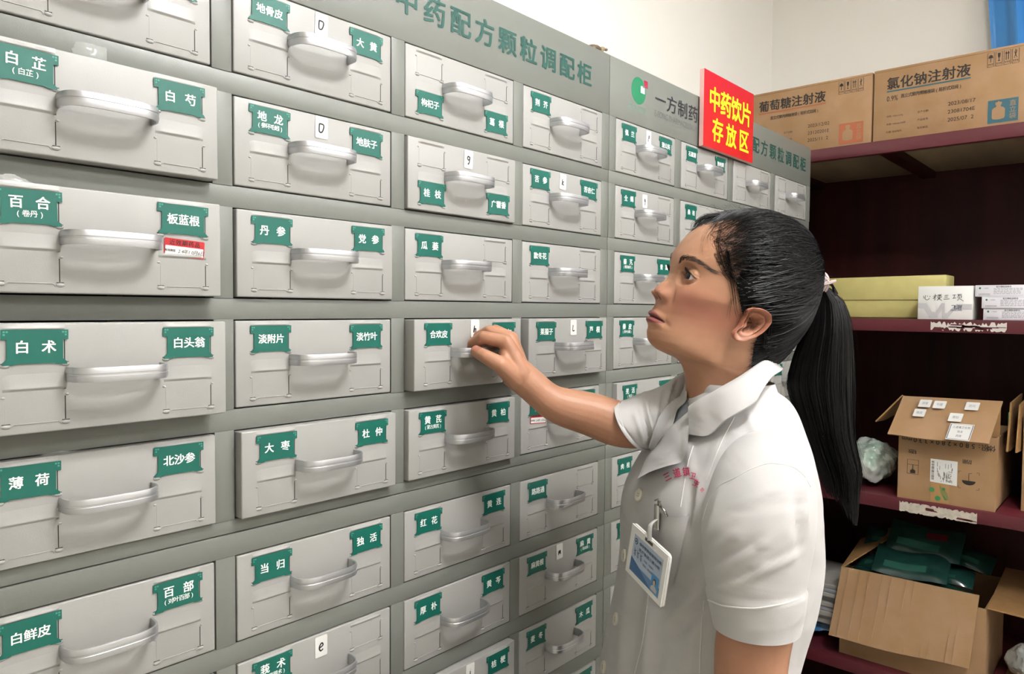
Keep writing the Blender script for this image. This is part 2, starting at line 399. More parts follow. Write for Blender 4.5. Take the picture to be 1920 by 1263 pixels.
def rrect(x0, z0, x1, z1, r, n=5):
    out = []
    for cx, cz, a in ((x1-r, z1-r, 0), (x0+r, z1-r, 90), (x0+r, z0+r, 180), (x1-r, z0+r, 270)):
        for i in range(n): out.append((cx+r*math.cos(R_(a+90*i/(n-1))), cz+r*math.sin(R_(a+90*i/(n-1)))))
    return out
def sticker(ch, dx, dz, tilt=0.):
    b = MB(); ct, st = math.cos(tilt), math.sin(tilt)
    fn = lambda x, y, t=0.: (dx+x*ct-y*st, -.0004-t, dz+x*st+y*ct)
    b.prism(rrect(-.0088, -.0130, .0088, .0130, .002), fn, .0004, 0)
    for s in HW[ch]: stroke(b, [(-.0042+x*.0080, -.0058+y*.0100) for x, y in smoothline(s)], .0017, lambda a, c: fn(a, c, .0007), 1)
    return b
def expiry(dx, dz, tilt=-.06):
    b = MB(); ct, st = math.cos(tilt), math.sin(tilt); w, h = .0205, .0088
    fn = lambda x, y, t=0.: (dx+x*ct-y*st, -.0006-t, dz+x*st+y*ct)
    b.prism(rrect(-w, -h, w, h, .0015), fn, .0004, 1)
    b.prism(rrect(-w+.0012, -h+.0012, w-.0012, h*.15, .0006), fn, .0006, 0)
    b.text('近效期药品', lambda a, c: fn(a, c, .0006), .0056, 0, h*.56, bold=.01, m=2, pitch=.0064)
    b.text('有效期至', lambda a, c: fn(a, c, .0008), .0026, -.0145, -h*.38, bold=.01, m=2, pitch=.0027)
    b.text('24年10月6日', lambda a, c: fn(a, c, .0008), .0048, .0065, -h*.38, bold=.0, m=2, pitch=.0034, shear=.2)
    return b
# (column, row): pull-out, {slot: (text, sub)}, letter (character, x, z), expiry (x, z)
DR = {}
def dr(c, r, pull=0., letter=None, exp=None, **cards): DR[(c, r)] = (pull, cards, letter, exp)
dr(0, 0, UR=('', None)); dr(0, 1, .015, UL=('白芷', '白芷'), UR=('白芍', None)); dr(0, 2, .0195, exp=(.070, -.0500), UL=('百合', '卷丹'), UR=('板蓝根', None))
dr(0, 3, .029, UL=('白术', None), UR=('白头翁', None)); dr(0, 4, .0045, UL=('薄荷', None), UR=('北沙参', None)); dr(0, 5, UL=('白鲜皮', None), UR=('百部', '对叶百部')); dr(0, 6, .003)
dr(1, 0, letter=('D', .0025, -.0165), UL=('地骨皮', None), UR=('大黄', None)); dr(1, 1, letter=('D', .0025, -.0155), UL=('地龙', '参环毛蚓'), UR=('地肤子', None)); dr(1, 2, .004, UL=('丹参', None), UR=('党参', None)); dr(1, 3, UL=('淡附片', None), UR=('淡竹叶', None))
dr(1, 4, .0115, UL=('大枣', None), UR=('杜仲', None)); dr(1, 5, UL=('当归', None), UR=('独活', None)); dr(1, 6, letter=('e', .000, -.0170), UL=('莪术', '广西莪术'))
dr(2, 0, LL=('枸杞子', None), LR=('葛根', None)); dr(2, 1, .005, letter=('g', .005, -.0160), LL=('桂枝', None), LR=('广藿香', None)); dr(2, 2, UL=('瓜蒌', None)); dr(2, 3, .019, letter=('h', .006, -.0150), UL=('合欢皮', None), UR=('火麻仁', None))
dr(2, 4, .008, UL=('黄芪', '蒙古黄芪'), UR=('黄柏', None)); dr(2, 5, UL=('红花', None), UR=('黄连', None)); dr(2, 6, UL=('厚朴', None), UR=('黄芩', None)); dr(2, 7, .011, letter=('j', .008, -.0160), UR=('桔梗', None))
dr(3, 0, UL=('荆芥', None)); dr(3, 1, letter=('k', -.006, -.0170), UL=('苦参', None), UR=('苦杏仁', None)); dr(3, 2, UL=('款冬花', None)); dr(3, 3, .015, letter=('L', .008, -.0170), UL=('莱菔子', None), UR=('芦根', None))
dr(3, 4, exp=(-.066, -.0430), UL=('龙骨', '龙骨'), UR=('　根', None)); dr(3, 5, UL=('路路通', None)); dr(3, 6, letter=('m', -.005, -.0160), UL=('麻黄根', None), UR=('麻黄', '草麻黄')); dr(3, 7, UL=('麦冬', None), UR=('木瓜', None)); dr(3, 8, UR=('', None))
dr(4, 0, letter=('p', .004, -.0180), UL=('佩兰', None), UR=('蒲公英', None)); dr(4, 1, letter=('q', -.007, -.0200), UL=('全蝎', None)); dr(4, 2, UL=('秦艽', '粗茎秦艽'), UR=('青蒿', None)); dr(4, 3, UL=('秦皮', '尖叶白蜡'))
dr(4, 4, .009, UL=('羌活', '羌活'), UR=('　', None)); dr(4, 5, letter=('r', -.004, -.0160), UL=('肉桂', None)); dr(4, 6, UL=('肉苁蓉', '管花肉苁')); dr(4, 7); dr(4, 8)
dr(5, 0, UL=('石菖蒲', None), UR=('熟地黄', None)); dr(5, 1, UL=('桑枝', None))
for c in (5, 6, 7):
    for r in range(9):
        if (c, r) not in DR: dr(c, r)
dr(7, 4, UL=('', None))
def instance(name, me, parent, origin):
    return link(name, me, parent, origin)
for (c, r), (pull, cards, letter, exp) in sorted(DR.items()):
    if r not in DRAWN[c]: continue
    root = cab_roots[(0 if c < 4 else 1, 0 if r < 5 else 1)]
    o3 = ((XL[c]+XR[c])/2, -pull-.0006, ZT[r])
    d = instance('drawer', ME_D, root, o3)
    instance('handle', ME_H, d, o3)
    random.seed(c*31+r)
    for s, (m_, sub) in cards.items():
        cx, cz = SLOT[s]
        cb = card(m_, sub, cx, cz, random.uniform(-.02, .02), random.uniform(-.0006, .001))
        me = cb.build('label_card', [M_GREEN, M_WHITE, M_GREENPALE], None, local=True); dat = me.data; bpy.data.objects.remove(me)
        instance('label_card', dat, d, o3)
    if letter:
        me = sticker(*letter, tilt=random.uniform(-.05, .03)).build('letter_sticker', [M_STICK, M_INK], None, local=True); dat = me.data; bpy.data.objects.remove(me)
        instance('letter_sticker', dat, d, o3)['label'] = 'small white sticker with a handwritten letter'
    if exp:
        me = expiry(*exp).build('expiry_sticker', [M_STICK, M_REDP, M_INK], None, local=True); dat = me.data; bpy.data.objects.remove(me)
        instance('expiry_sticker', dat, d, o3)['label'] = 'red and white expiry date sticker'

# red sign hung on the cabinet header
M_SIGN = mat('sign_red', '#bf0d18', .3); M_YEL = mat('sign_yellow', '#f7ee1d', .45); M_SIGNEDGE = mat('sign_board_edge', '#d9a9a2', .5)
sg = MB(); sx0, sx1, sz0, sz1, sy = 1.4675, 1.7225, .3535, .5175, -.0145
sg.prism([(sx0, sz0), (sx1, sz0), (sx1, sz1), (sx0, sz1)], lambda x, y, t: (x, sy+.010-t, y), .010, 0, 1)
f2 = lambda a, c: (a, sy-.0005, c)
sg.text('中药饮片', f2, .054, 1.600, .4600, bold=.03, m=2, pitch=.0545, sx=.98)
sg.text('存放区', f2, .052, 1.603, .3960, bold=.028, m=2, pitch=.068)
s_ = sg.build('hanging_sign', [M_SIGN, M_SIGNEDGE, M_YEL]); tag(s_, 'red board sign with yellow characters fixed over the cabinet header', 'sign')
hk = MB()
for x in (1.51, 1.66): hk.box((x-.008, -.0045, .45), (x+.008, -.0001, .47))
hk.build('mounting_pad', M_WHITE, s_)
# ---------------------------------------------------------------- mahogany shelf unit on the right
M_MAHO = mat('mahogany_panel', '#381210', .5, noise=.5, nscale=14, stretch=(1, 1, .08), spec=.2)
M_MAHOEDGE = mat('mahogany_edge', '#5e232b', .38, noise=.25, nscale=20, stretch=(1, .1, 1))
M_PLY = mat('shelf_underside_board', '#8f7f66', .7, noise=.25, nscale=10, stretch=(.2, 1, 1))
M_CARD = mat('cardboard', '#a28160', .75, noise=.10, nscale=14, stretch=(1, 1, 1), bump=.12, bscale=300, col2='#9a7852')
M_CARDIN = mat('cardboard_inside', '#957044', .8, noise=.15, nscale=40)
M_CARDPRINT = mat('carton_black_print', '#2b241f', .6)
M_TAPE = mat('clear_tape', '#c8a67c', .22)
XS = 2.274; SZ = [.484, -.0215, -.5285, -1.0355]
su = empty('shelf_unit', (XS+.27, -.45, -H))
tag(su, 'dark mahogany shelf unit against the right wall holding cartons', 'shelf')
YA, YB = .385, -1.30
for i, z in enumerate(SZ):
    b = MB()
    if i == 0:
        b.bbox((XS, YB, z-.036), (XS+.02, YA, z), .0015, 2, 0); b.box((XS+.02, YB, z-.012), (XW-.01, YA, z), 0)
        b.box((XS+.02, YB, z-.0135), (XW-.012, YA, z-.012), 1)
        for y in (.20, -.16, -.52, -.88): b.box((XS+.02, y-.02, z-.034), (XW-.012, y+.02, z-.0135), 2)
    else: b.bbox((XS, YB, z-.035), (XW-.012, YA, z), .0015)
    o = b.build('shelf_board', [M_MAHOEDGE, M_PLY, M_MAHO], su, smooth=30)
b = MB(); b.box((XW-.014, YB, -H), (XW-.002, YA, SZ[0]-.002)); b.build('back_panel', M_MAHO, su)
b = MB(); b.box((XS+.004, YA, -H), (XW-.002, YA+.012, SZ[0]-.002)); b.build('side_panel', M_MAHO, su)
b = MB(); b.box((XS+.004, YB-.02, -H), (XW-.002, YB, SZ[0]-.002)); b.build('side_panel', M_MAHO, su)
b = MB(); b.box((XS+.004, YB, -H), (XS+.02, YA, -H+.08)); b.build('plinth', M_MAHO, su)
def torn(poly_seed, y0, y1, z0, z1, name, lab, lines=0, jag=.012):
    random.seed(poly_seed); b = MB(); n = 46
    top = [(y0+(y1-y0)*i/n, z1-random.random()**2*jag*(1 if 0 < i < n else 0)) for i in range(n+1)]
    bot = [(y0+(y1-y0)*i/n, z0+random.random()**3*jag) for i in range(n+1)]
    fn = lambda y, z, t=0: (XS-.0004-t, y, z)
    vs = [fn(*p, .0004) for p in top]+[fn(*p, .0004) for p in bot]
    k = n+1
    b.add(vs, [(i, i+1, k+i+1, k+i) for i in range(n)], 0)
    for i in range(lines):
        yy = y0+(y1-y0)*random.uniform(.1, .95); zz = random.uniform(z0+.006, z1-.008); w = random.uniform(.004, .02); h = random.uniform(.001, .004)
        b.add([fn(yy-w, zz-h, .0006), fn(yy+w, zz-h*.6, .0006), fn(yy+w*.8, zz+h, .0006), fn(yy-w*.7, zz+h*.7, .0006)], [(0, 1, 2, 3)], 1)
    return b
o = torn(3, -.291, -.466, -.0525, -.027, '', '', 16).build('torn_label', [mat('torn_paper', '#cfc9c2', .9), M_MAHOEDGE], su); o['label'] = 'torn white paper left on the shelf edge'
o = torn(8, -.226, -.414, -.5645, -.5345, '', '', 5, .0055).build('torn_label', [mat('torn_paper_old', '#c9c0b0', .9, noise=.25, nscale=90), M_MAHOEDGE], su); o['label'] = 'yellowed worn paper strip on the shelf edge'

def face_x(x):                                    # picture plane facing -x: u runs towards -y (to the right in view)
    return lambda u, v, t=0.: (x-t, -u, v)
def symbols(b, fn, u, v, s, m, kinds='uart', gap=1.12, fl=1, hr=1.55):
    for i, k in enumerate(kinds):
        u0 = u+i*s*gap; hh = s*hr
        L = lambda pts, w=.05: stroke(b, [(u0+p[0]*s, v+fl*p[1]*hh) for p in pts], s*w, fn, m)
        L([(0, 0), (.9, 0), (.9, 1), (0, 1), (0, 0)], .06)
        if k == 'u':
            b.add([fn(u0+p[0]*s, v+fl*p[1]*hh) for p in [(.12, .62), (.2, .78), (.45, .88), (.7, .78), (.78, .62)]], [(0, 1, 2, 3, 4)], m); L([(.45, .62), (.45, .34), (.36, .34)], .09)
        if k == 'a':
            b.add([fn(u0+p[0]*s, v+fl*p[1]*hh) for p in [(.25, .9), (.65, .9), (.6, .62), (.48, .55), (.42, .55), (.3, .62)]], [(0, 1, 2, 3, 4, 5)], m); L([(.45, .6), (.45, .36)], .09); L([(.28, .36), (.62, .36)], .1)
        if k == 'r':
            for q in (.3, .6):
                L([(q, .32), (q, .9)], .1); L([(q-.12, .74), (q, .92), (q+.12, .74)], .08)
        if k == 't':
            L([(.25, .35), (.65, .9)], .06); L([(.65, .35), (.25, .8)], .06); L([(.45, .5), (.45, .95)], .1)
        for q in range(3): L([(.12+.25*q, .2), (.3+.25*q, .2)], .1); L([(.15+.25*q, .12), (.27+.25*q, .12)], .07)
def carton(y0, y1, z0, z1, title_, accent, accname, pct, dates, label, first):
    x = 2.296; root = empty('carton', (x+.15, (y0+y1)/2, z0))
    b = MB(); b.bbox((x, min(y0, y1), z0), (x+.30, max(y0, y1), z1), .003, 2)
    acc = mat(accname, accent, .6)
    wv = abs(y1-y0); u0 = -max(y0, y1)
    fn = face_x(x-.0006)
    b.text(title_, fn, .0335, u0+.1375, z1-.0445, bold=.022, m=1, pitch=.0345, sx=.97)
    b.add([fn(u0+.035, z1-.0675), fn(u0+.241, z1-.0675), fn(u0+.241, z1-.0638), fn(u0+.035, z1-.0638)], [(0, 1, 2, 3)], 2)
    if pct: b.line('0.9%', lambda p, q: fn(p, z1-.093+(q-z1+.093)*1.35), .0155, u0+.035, z1-.093, bold=0, m=1)
    b.text('直立式聚丙烯输液袋(易折式双阀)', fn, .0115, u0+.147, z1-.0835, bold=.008, m=1, pitch=.0094, sx=.85)
    for i, t in enumerate(('规格: 100ml:0.9g', '装量: 100mlx100袋', '贮藏: 密闭保存')): b.line(t, fn, .0062, u0+.036, z1-.138-.022*i, bold=.0, m=1)
    for i, t in enumerate(('生产日期:', '产品批号:', '有效期至:')): b.line(t, fn, .0068, u0+.115, z1-.138-.022*i, bold=.0, m=1)
    for i, t in enumerate(dates): b.line(t, lambda p, q: fn(p, z1+(q-z1)*1.0), .0142, u0+.189, z1-.131-.0215*i, bold=.0, m=1)
    symbols(b, fn, u0+.278, z1-.0475, .0162, 1, hr=2.25)
    ua, ub, za, zb = u0+.282, u0+.349, z1-.195, z1-.1355
    b.add([fn(ua, za, .0001), fn(ub, za, .0001), fn(ub, zb, .0001), fn(ua, zb, .0001)], [(0, 1, 2, 3)], 2)
    bt = [(.30, .10), (.16, .14), (.14, .22), (.14, .58), (.20, .66), (.28, .70), (.28, .78), (.25, .80), (.25, .92), (.33, .92), (.33, .96), (.38, .96), (.38, .92), (.46, .92), (.46, .80), (.43, .78), (.43, .70), (.51, .66), (.57, .58), (.57, .22), (.55, .14), (.42, .10)]
    b.add([fn(ua+p[0]*(ub-ua), za+p[1]*(zb-za)*.92+.003, .0004) for p in bt], [tuple(range(len(bt)))], 0)
    for i, ch in enumerate('直立袋'): b.text(ch, lambda a, c: fn(a, c, .0004), .0155, ub-.012, zb-.013-.0165*i, bold=.0, m=0)
    body = b.build('carton_body', [M_CARD, M_CARDPRINT, acc], root, smooth=30)
    t = MB(); ym = (min(y0, y1)+max(y0, y1))/2
    t.box((x+.145, min(y0, y1)+.004, z1-.0002), (x+.150, max(y0, y1)-.004, z1+.0004), 1)      # lid seam
    t.box((x-.0002, min(y0, y1)+.003, z1-.0075), (x+.0005, max(y0, y1)-.003, z1-.0065), 1)
    t.build('lid_seam', [M_TAPE, mat('cardboard_seam', '#7c5a38', .8)], root)
    if first:
        t = MB(); t.box((x-.0004, -.3455, z0+.003), (x+.0002, -.2600, z1-.001)); t.build('packing_tape', M_TAPE, root)['label'] = 'shiny clear tape strip down the carton front'
    return tag(root, label, 'carton', 'infusion cartons on the top shelf')
carton(-.123, -.497, SZ[0], .6895, '氯化钠注射液', '#2f5d6a', 'carton_teal_print', True, ('2023/08/17', '23081704E', '2025/07  2'), 'cardboard carton on top of the shelf with teal bottle print', False)
carton(.252, -.119, SZ[0], .6885, '葡萄糖注射液', '#a85e3c', 'carton_orange_print', False, ('2023/12/02', '23120201E', '2025/11  2'), 'cardboard carton on top of the shelf with orange bottle print', False)

# yellow document box, white boxes on the middle shelf
zs = SZ[1]
M_YB = mat('yellow_file_board', '#d8cd84', .55, noise=.06, nscale=30)
b = MB(); x = 2.42; y0, y1 = .035, -.300
b.bbox((x, y1, zs), (x+.10, y0, zs+.059), .006, 3)
b.bbox((x-.004, y1+.002, zs+.054), (x+.104, y0+.001, zs+.128), .004, 3, fn=lambda p: (p[0], p[1], p[2] if p[2] < zs+.1 else p[2]-.02*(p[1]-y1)/(y0-y1)*0-.004*(p[1]-y1)/(y0-y1)))
tag(b.build('file_box', M_YB, smooth=40), 'pale yellow file box lying on the middle shelf behind the white box', 'file box')
M_BOXW = mat('white_carton_board', '#ecebe8', .5); M_GREYP = mat('pale_grey_print', '#c3c2c4', .6); M_NAVY = mat('navy_print', '#232a4d', .6)
b = MB(); x = 2.30; y0, y1 = -.252, -.3845; zt = zs+.0915
b.bbox((x, y1, zs), (x+.09, y0, zt), .0012); fn = face_x(x-.0004); u0 = .252
wave = [(0, .050), (.022, .050), (.034, .022), (.044, .022), (.058, .050), (.066, .050), (.0665, .019), (.072, .019), (.094, .047), (.131, .047)]
wv = [(0, .034), (.014, .034), (.030, .006), (.048, .006), (.060, .030), (.060, .004), (.074, .004), (.090, .031), (.131, .031)]
b.prism([(u0+.001+p[0]*.99, zs+p[1]*.9) for p in wv]+[(u0+.001+p[0]*.99, zs+p[1]*.9) for p in reversed(wave)], fn, .0002, 1)
HS = [[[(0, .7), (.05, .3)], [(.22, .8), (.18, .3), (.35, .1), (.6, .2), (.62, .4)], [(.42, .75), (.46, .6)], [(.68, .7), (.75, .55)]],
      [[(.0, .65), (.45, .72)], [(.25, 1), (.2, 0)], [(.22, .6), (0, .25)], [(.5, .85), (.95, .9)], [(.55, .7), (.9, .72), (.85, .4), (.55, .4), (.55, .7)], [(.75, .9), (.7, .4), (.45, 0)], [(.6, .3), (1.0, 0)]],
      [[(.2, .75), (.6, .8)], [(.2, .5), (.55, .53)], [(.1, .2), (.75, .25)]],
      [[(.0, .8), (.35, .85)], [(.2, .8), (.15, .35)], [(.0, .3), (.4, .4)], [(.5, .9), (1, .92)], [(.75, .9), (.6, .7), (.6, .3)], [(.6, .7), (.95, .72), (.93, .35)], [(.78, .6), (.7, .2), (.5, 0)], [(.8, .25), (1.2, -.1)]]]
for i, g in enumerate(HS):
    for s in g: stroke(b, [(u0+.014+.0235*i+p[0]*.022, zs+.052+p[1]*.018) for p in smoothline(s, 4)], .0013, lambda a, c: fn(a, c, .0004), 2)
b.text('飞测', lambda a, c: fn(a, c, .0004), .013, u0+.094, zs+.0335, bold=.014, m=3, pitch=.013, shear=.2)
b.line('FINECARE', lambda a, c: fn(a, c, .0004), .006, u0+.081, zs+.0235, bold=0, m=3)
tag(b.build('white_box', [M_BOXW, M_GREYP, M_INK, M_NAVY], smooth=30), 'white box with black handwriting standing on the middle shelf', 'box')
def small_box(y0, z0, x, label):
    b = MB(); w, h = .112, .0305
    b.bbox((x, y0-w, z0), (x+.10, y0, z0+h), .001); fn = face_x(x-.0003); u0 = -y0
    disc_pts = [(u0+.011+.0024*math.cos(2*math.pi*i/16), z0+.0225+.0028*math.sin(2*math.pi*i/16)) for i in range(16)]
    b.prism(disc_pts, fn, .0002, 1)
    b.text('一方制药', fn, .0036, u0+.0235, z0+.0222, bold=.0, m=2)
    b.text('配方颗粒说明书', fn, .0046, u0+.064, z0+.0258, bold=.012, m=3, pitch=.0048)
    random.seed(int(abs(y0)*1e4))
    for r in range(5):
        v = z0+.021-.0034*r; u = u0+.042
        while u < u0+.100:
            w_ = random.uniform(.002, .009); b.add([fn(u, v), fn(u+w_, v), fn(u+w_, v+.0011), fn(u, v+.0011)], [(0, 1, 2, 3)], 2); u += w_+.0018
    for r in range(2): b.add([fn(u0+.008, z0+.0045+.0025*r), fn(u0+.034, z0+.0045+.0025*r), fn(u0+.034, z0+.0054+.0025*r), fn(u0+.008, z0+.0054+.0025*r)], [(0, 1, 2, 3)], 2)
    stroke(b, [(u0+.004, z0+.003), (u0+.106, z0+.003), (u0+.106, z0+.0285), (u0+.004, z0+.0285), (u0+.004, z0+.003)], .0003, fn, 2)
    tag(b.build('medicine_box', [mat('medicine_box_white', '#e9e7ee', .45), mat('logo_green', '#1f7a52', .5), mat('fine_grey_print', '#8b8890', .6), M_INK], smooth=30), label, 'box', 'small white medicine boxes on the middle shelf')
small_box(-.409, zs, 2.300, 'small white printed box at the bottom of its stack, on the shelf')
small_box(-.405, zs+.031, 2.297, 'small white printed box in the middle of its stack of three')
small_box(-.389, zs+.062, 2.299, 'small white printed box on top of its stack of three')

# crumpled plastic
def crumple(name, c, r, mats, seed, label, cat, n=56, amp=.35, flatz=None, group=None, fn=None, mfn=None, nd=70):
    rng = np.random.RandomState(seed); b = MB(); P = []
    dirs = rng.normal(size=(nd, 3)); dirs /= np.linalg.norm(dirs, axis=1)[:, None]; off = rng.uniform(.50, 1.0, nd)
    for i in range(n+1):
        th = math.pi*i/n; row = []
        for j in range(2*n):
            ph = 2*math.pi*j/(2*n); d = np.array([math.sin(th)*math.cos(ph), math.sin(th)*math.sin(ph), math.cos(th)])
            q = dirs@d; k = min(1.25, np.min(np.where(q > .15, (off*(1-amp)+amp*.9)/np.maximum(q, .15), 9)))    # faceted, creased hull
            k += .035*math.sin(9*d[0]+seed)*math.sin(11*d[1])*math.cos(8*d[2])+.03*abs(math.sin(17*d[0]+9*d[2]+seed))*math.sin(13*d[1]+2*d[2])
            p = np.array(c)+k*d*np.array(r)
            if flatz is not None: p[2] = max(p[2], flatz)
            if fn: p = fn(p)
            row.append(p)
        P.append(row)
    b.grid(P, 0, True, mfn)
    return tag(b.build(name, mats, smooth=18), label, cat, group)
M_BAG = mat('cloudy_plastic', '#dde0dd', .22, noise=.25, nscale=15, spec=.6, coat=.4, col2='#a9c4b2')
M_BAGG = mat('green_print_plastic', '#3f7a55', .3, coat=.4)
zl = SZ[2]
crumple('plastic_bag', (2.40, -.118, zl+.078), (.10, .100, .086), [M_BAG], 5, 'crumpled white plastic bag with green print beside the open cardboard box', 'bag', flatz=zl+.001)
# open cardboard box on the lower shelf
def slab(b, p, q, r_, th, m=0, seg=1):                  # thin board: corner p, edges q and r_
    p, q, r_ = (np.array(a, float) for a in (p, q, r_)); n = np.cross(q, r_); n = n/np.linalg.norm(n)*th
    vs = [p, p+q, p+q+r_, p+r_]; vs = vs+[v+n for v in vs]
    b.add(vs, [(0, 3, 2, 1), (4, 5, 6, 7), (0, 1, 5, 4), (1, 2, 6, 5), (2, 3, 7, 6), (3, 0, 4, 7)], m)
def open_box(x0, x1, y0, y1, z0, h, name_mats=None):
    b = MB(); t = .004
    slab(b, (x0, y1, z0), (0, y0-y1, 0), (0, 0, h), -t); slab(b, (x1, y1, z0), (0, y0-y1, 0), (0, 0, h), t)
    slab(b, (x0, y0, z0), (x1-x0, 0, 0), (0, 0, h), t); slab(b, (x0, y1, z0), (x1-x0, 0, 0), (0, 0, h), -t)
    b.box((x0, y1, z0), (x1, y0, z0+t)); return b
rt = empty('cardboard_box', (2.42, -.34, zl)); tag(rt, 'brown cardboard box on the lower shelf, stickered front flap folded down', 'cardboard box')
x0, x1, y0, y1, hb = 2.292, 2.56, -.216, -.452, .196
b = open_box(x0, x1, y0, y1, zl, hb); fn = face_x(x0-.0045)
fl = lambda u, v, t=0.: fn(-(y0+y1)-u, v, t)                     # mirrored u for the upside-down print
def upside(b, txt, u, v, s, m): b.text(txt, lambda a, c: fn(2*u-a, 2*v-c), s, u, v, bold=.012, m=m, pitch=s*.80)
upside(b, '体积:580×280×330mm', .335, zl+.168, .0175, 1)
upside(b, '轻放', .252, zl+.135, .012, 1); upside(b, '防潮', .385, zl+.125, .012, 1)
stroke(b, [(.240, zl+.072), (.268, zl+.072), (.268, zl+.112), (.240, zl+.112), (.240, zl+.072)], .0012, fn, 1)
stroke(b, [(.240, zl+.098), (.268, zl+.098)], .001, fn, 1); stroke(b, [(.254, zl+.098), (.254, zl+.084)], .002, fn, 1)
b.add([fn(*p) for p in [(.2475, zl+.074), (.2605, zl+.074), (.2605, zl+.082), (.254, zl+.086), (.2475, zl+.082)]], [(0, 1, 2, 3, 4)], 1)
b.add([fn(.390+.016*math.cos(a), zl+.074+.012*math.sin(a)) for a in np.linspace(math.pi, 2*math.pi, 12)], [tuple(range(12))], 1)
stroke(b, [(.390, zl+.074), (.390, zl+.094), (.397, zl+.095)], .0014, fn, 1)
for u, v, su_, sv in ((.366, zl+.052, 1, 1), (.366, zl+.098, 1, -1), (.414, zl+.052, -1, 1), (.414, zl+.098, -1, -1)): stroke(b, [(u+su_*.006, v), (u, v), (u, v+sv*.006)], .0011, fn, 1)
b.build('box_body', [M_CARD, M_CARDPRINT], rt)
tp = MB(); gp = [(.300, zl+.001), (.345, zl+.001), (.345, zl+.060), (.300, zl+.060)]
tp.add([fn(u, v, .0005) for u, v in gp], [(0, 1, 2, 3)], 0)
for u, v, r in ((.303, zl+.036, .0065), (.318, zl+.014, .0070), (.332, zl+.042, .004)): tp.prism([(u+r*math.cos(q), v+r*math.sin(q)) for q in np.linspace(0, 2*math.pi, 14)[:-1]], lambda a, c, t: fn(a, c, .0006+t), .0002, 1)
for q in range(7): stroke(tp, [(.322+.003*q, zl+.05-.003*q), (.326+.003*q, zl+.030-.003*q), (.336+.001*q, zl+.012)], .001, lambda a, c: fn(a, c, .0008), 1)
tp.build('green_printed_tape', [mat('tape_tan', '#a98256', .3), mat('tape_green', '#3a8a52', .5)], rt)['label'] = 'parcel tape with green printed dots'
wl = MB(); ln = lambda a, c, t=0.: fn(a, c, .001+t)
wl.prism([(.298, zl+.058), (.363, zl+.055), (.363, zl+.122), (.298, zl+.122)], ln, .0003, 0)
random.seed(4)
for q in range(22):
    w_ = random.choice((.0008, .0014)); v = zl+.064+.0024*q
    wl.add([ln(.301, v, .0006), ln(.3075, v, .0006), ln(.3075, v+w_, .0006), ln(.301, v+w_, .0006)], [(0, 1, 2, 3)], 1)
for q in range(26):
    u = random.uniform(.311, .352); v = random.uniform(zl+.060, zl+.105); w_ = random.uniform(.004, .014)
    wl.add([ln(u, v, .0006), ln(u+.0009, v, .0006), ln(u+.0009, v+w_, .0006), ln(u, v+w_, .0006)], [(0, 1, 2, 3)], 1)
for q in range(14):
    w_ = random.choice((.0006, .0012)); v = zl+.062+.002*q
    wl.add([ln(.3365, v, .0006), ln(.3405, v, .0006), ln(.3405, v+w_, .0006), ln(.3365, v+w_, .0006)], [(0, 1, 2, 3)], 1)
wl.line('B-9211', lambda a, c: ln(.349-(c-zl-.062), zl+.062+(a-.349), .0006), .011, .349, zl+.062, bold=.0, m=1)
wl.build('shipping_label', [M_STICK, M_INK], rt)['label'] = 'white shipping label with barcodes'
flp = MB()                                                 # front flap bent outwards and down
hz = zl+hb
A, B_ = np.array((x0-.004, y0+.004, hz)), np.array((x0-.004, y1-.002, hz+.002))
O1, O2 = np.array((x0-.105, y0+.012, hz-.004)), np.array((x0-.105, y1+.010, hz-.010))
# flap seen from the front: hinge behind and above, free edge hanging forward
A[2] += .0; hinge = (A, B_)
def flap(b, a, b1, c, d, th=.004, n=12, wob=.002, m=0):
    P = []
    for i in range(n+1):
        u = i/n; P.append([(1-u)*((1-v)*a+v*b1)+u*((1-v)*d+v*c)+np.array((wob*math.sin(5*v+3*u), 0, wob*math.cos(7*v)*u)) for v in np.linspace(0, 1, 14)])
    nn = np.cross(b1-a, d-a); nn = nn/np.linalg.norm(nn)*th
    b.grid(P, m); b.grid([[p+nn for p in r] for r in P], m)
    edge = [(0, j) for j in range(14)]+[(i, 13) for i in range(1, n+1)]+[(n, j) for j in range(12, -1, -1)]+[(i, 0) for i in range(n-1, -1, -1)]
    E1 = [P[i][j] for i, j in edge]; b.grid([E1, [p+nn for p in E1]], m)
a1, b1 = np.array((x0+.03, y0+.000, zl+.286)), np.array((x0+.035, y1-.004, zl+.292))
flap(flp, a1, b1, np.array((x0-.055, y1+.012, zl+.186)), np.array((x0-.06, y0+.016, zl+.184)))
ff = lambda u, v, off=.0008: None
fv = np.array((x0-.055, y1+.012, zl+.186)); fd = np.array((x0-.06, y0+.016, zl+.184))
nrm = np.cross(b1-a1, fd-a1); nrm /= np.linalg.norm(nrm)
if nrm[0] > 0: nrm = -nrm
def onflap(u, v, t=0.): return (1-v)*((1-u)*a1+u*b1)+v*((1-u)*fd+u*fv)+nrm*(.0075+t)
flp.build('front_flap', M_CARD, rt, smooth=30)
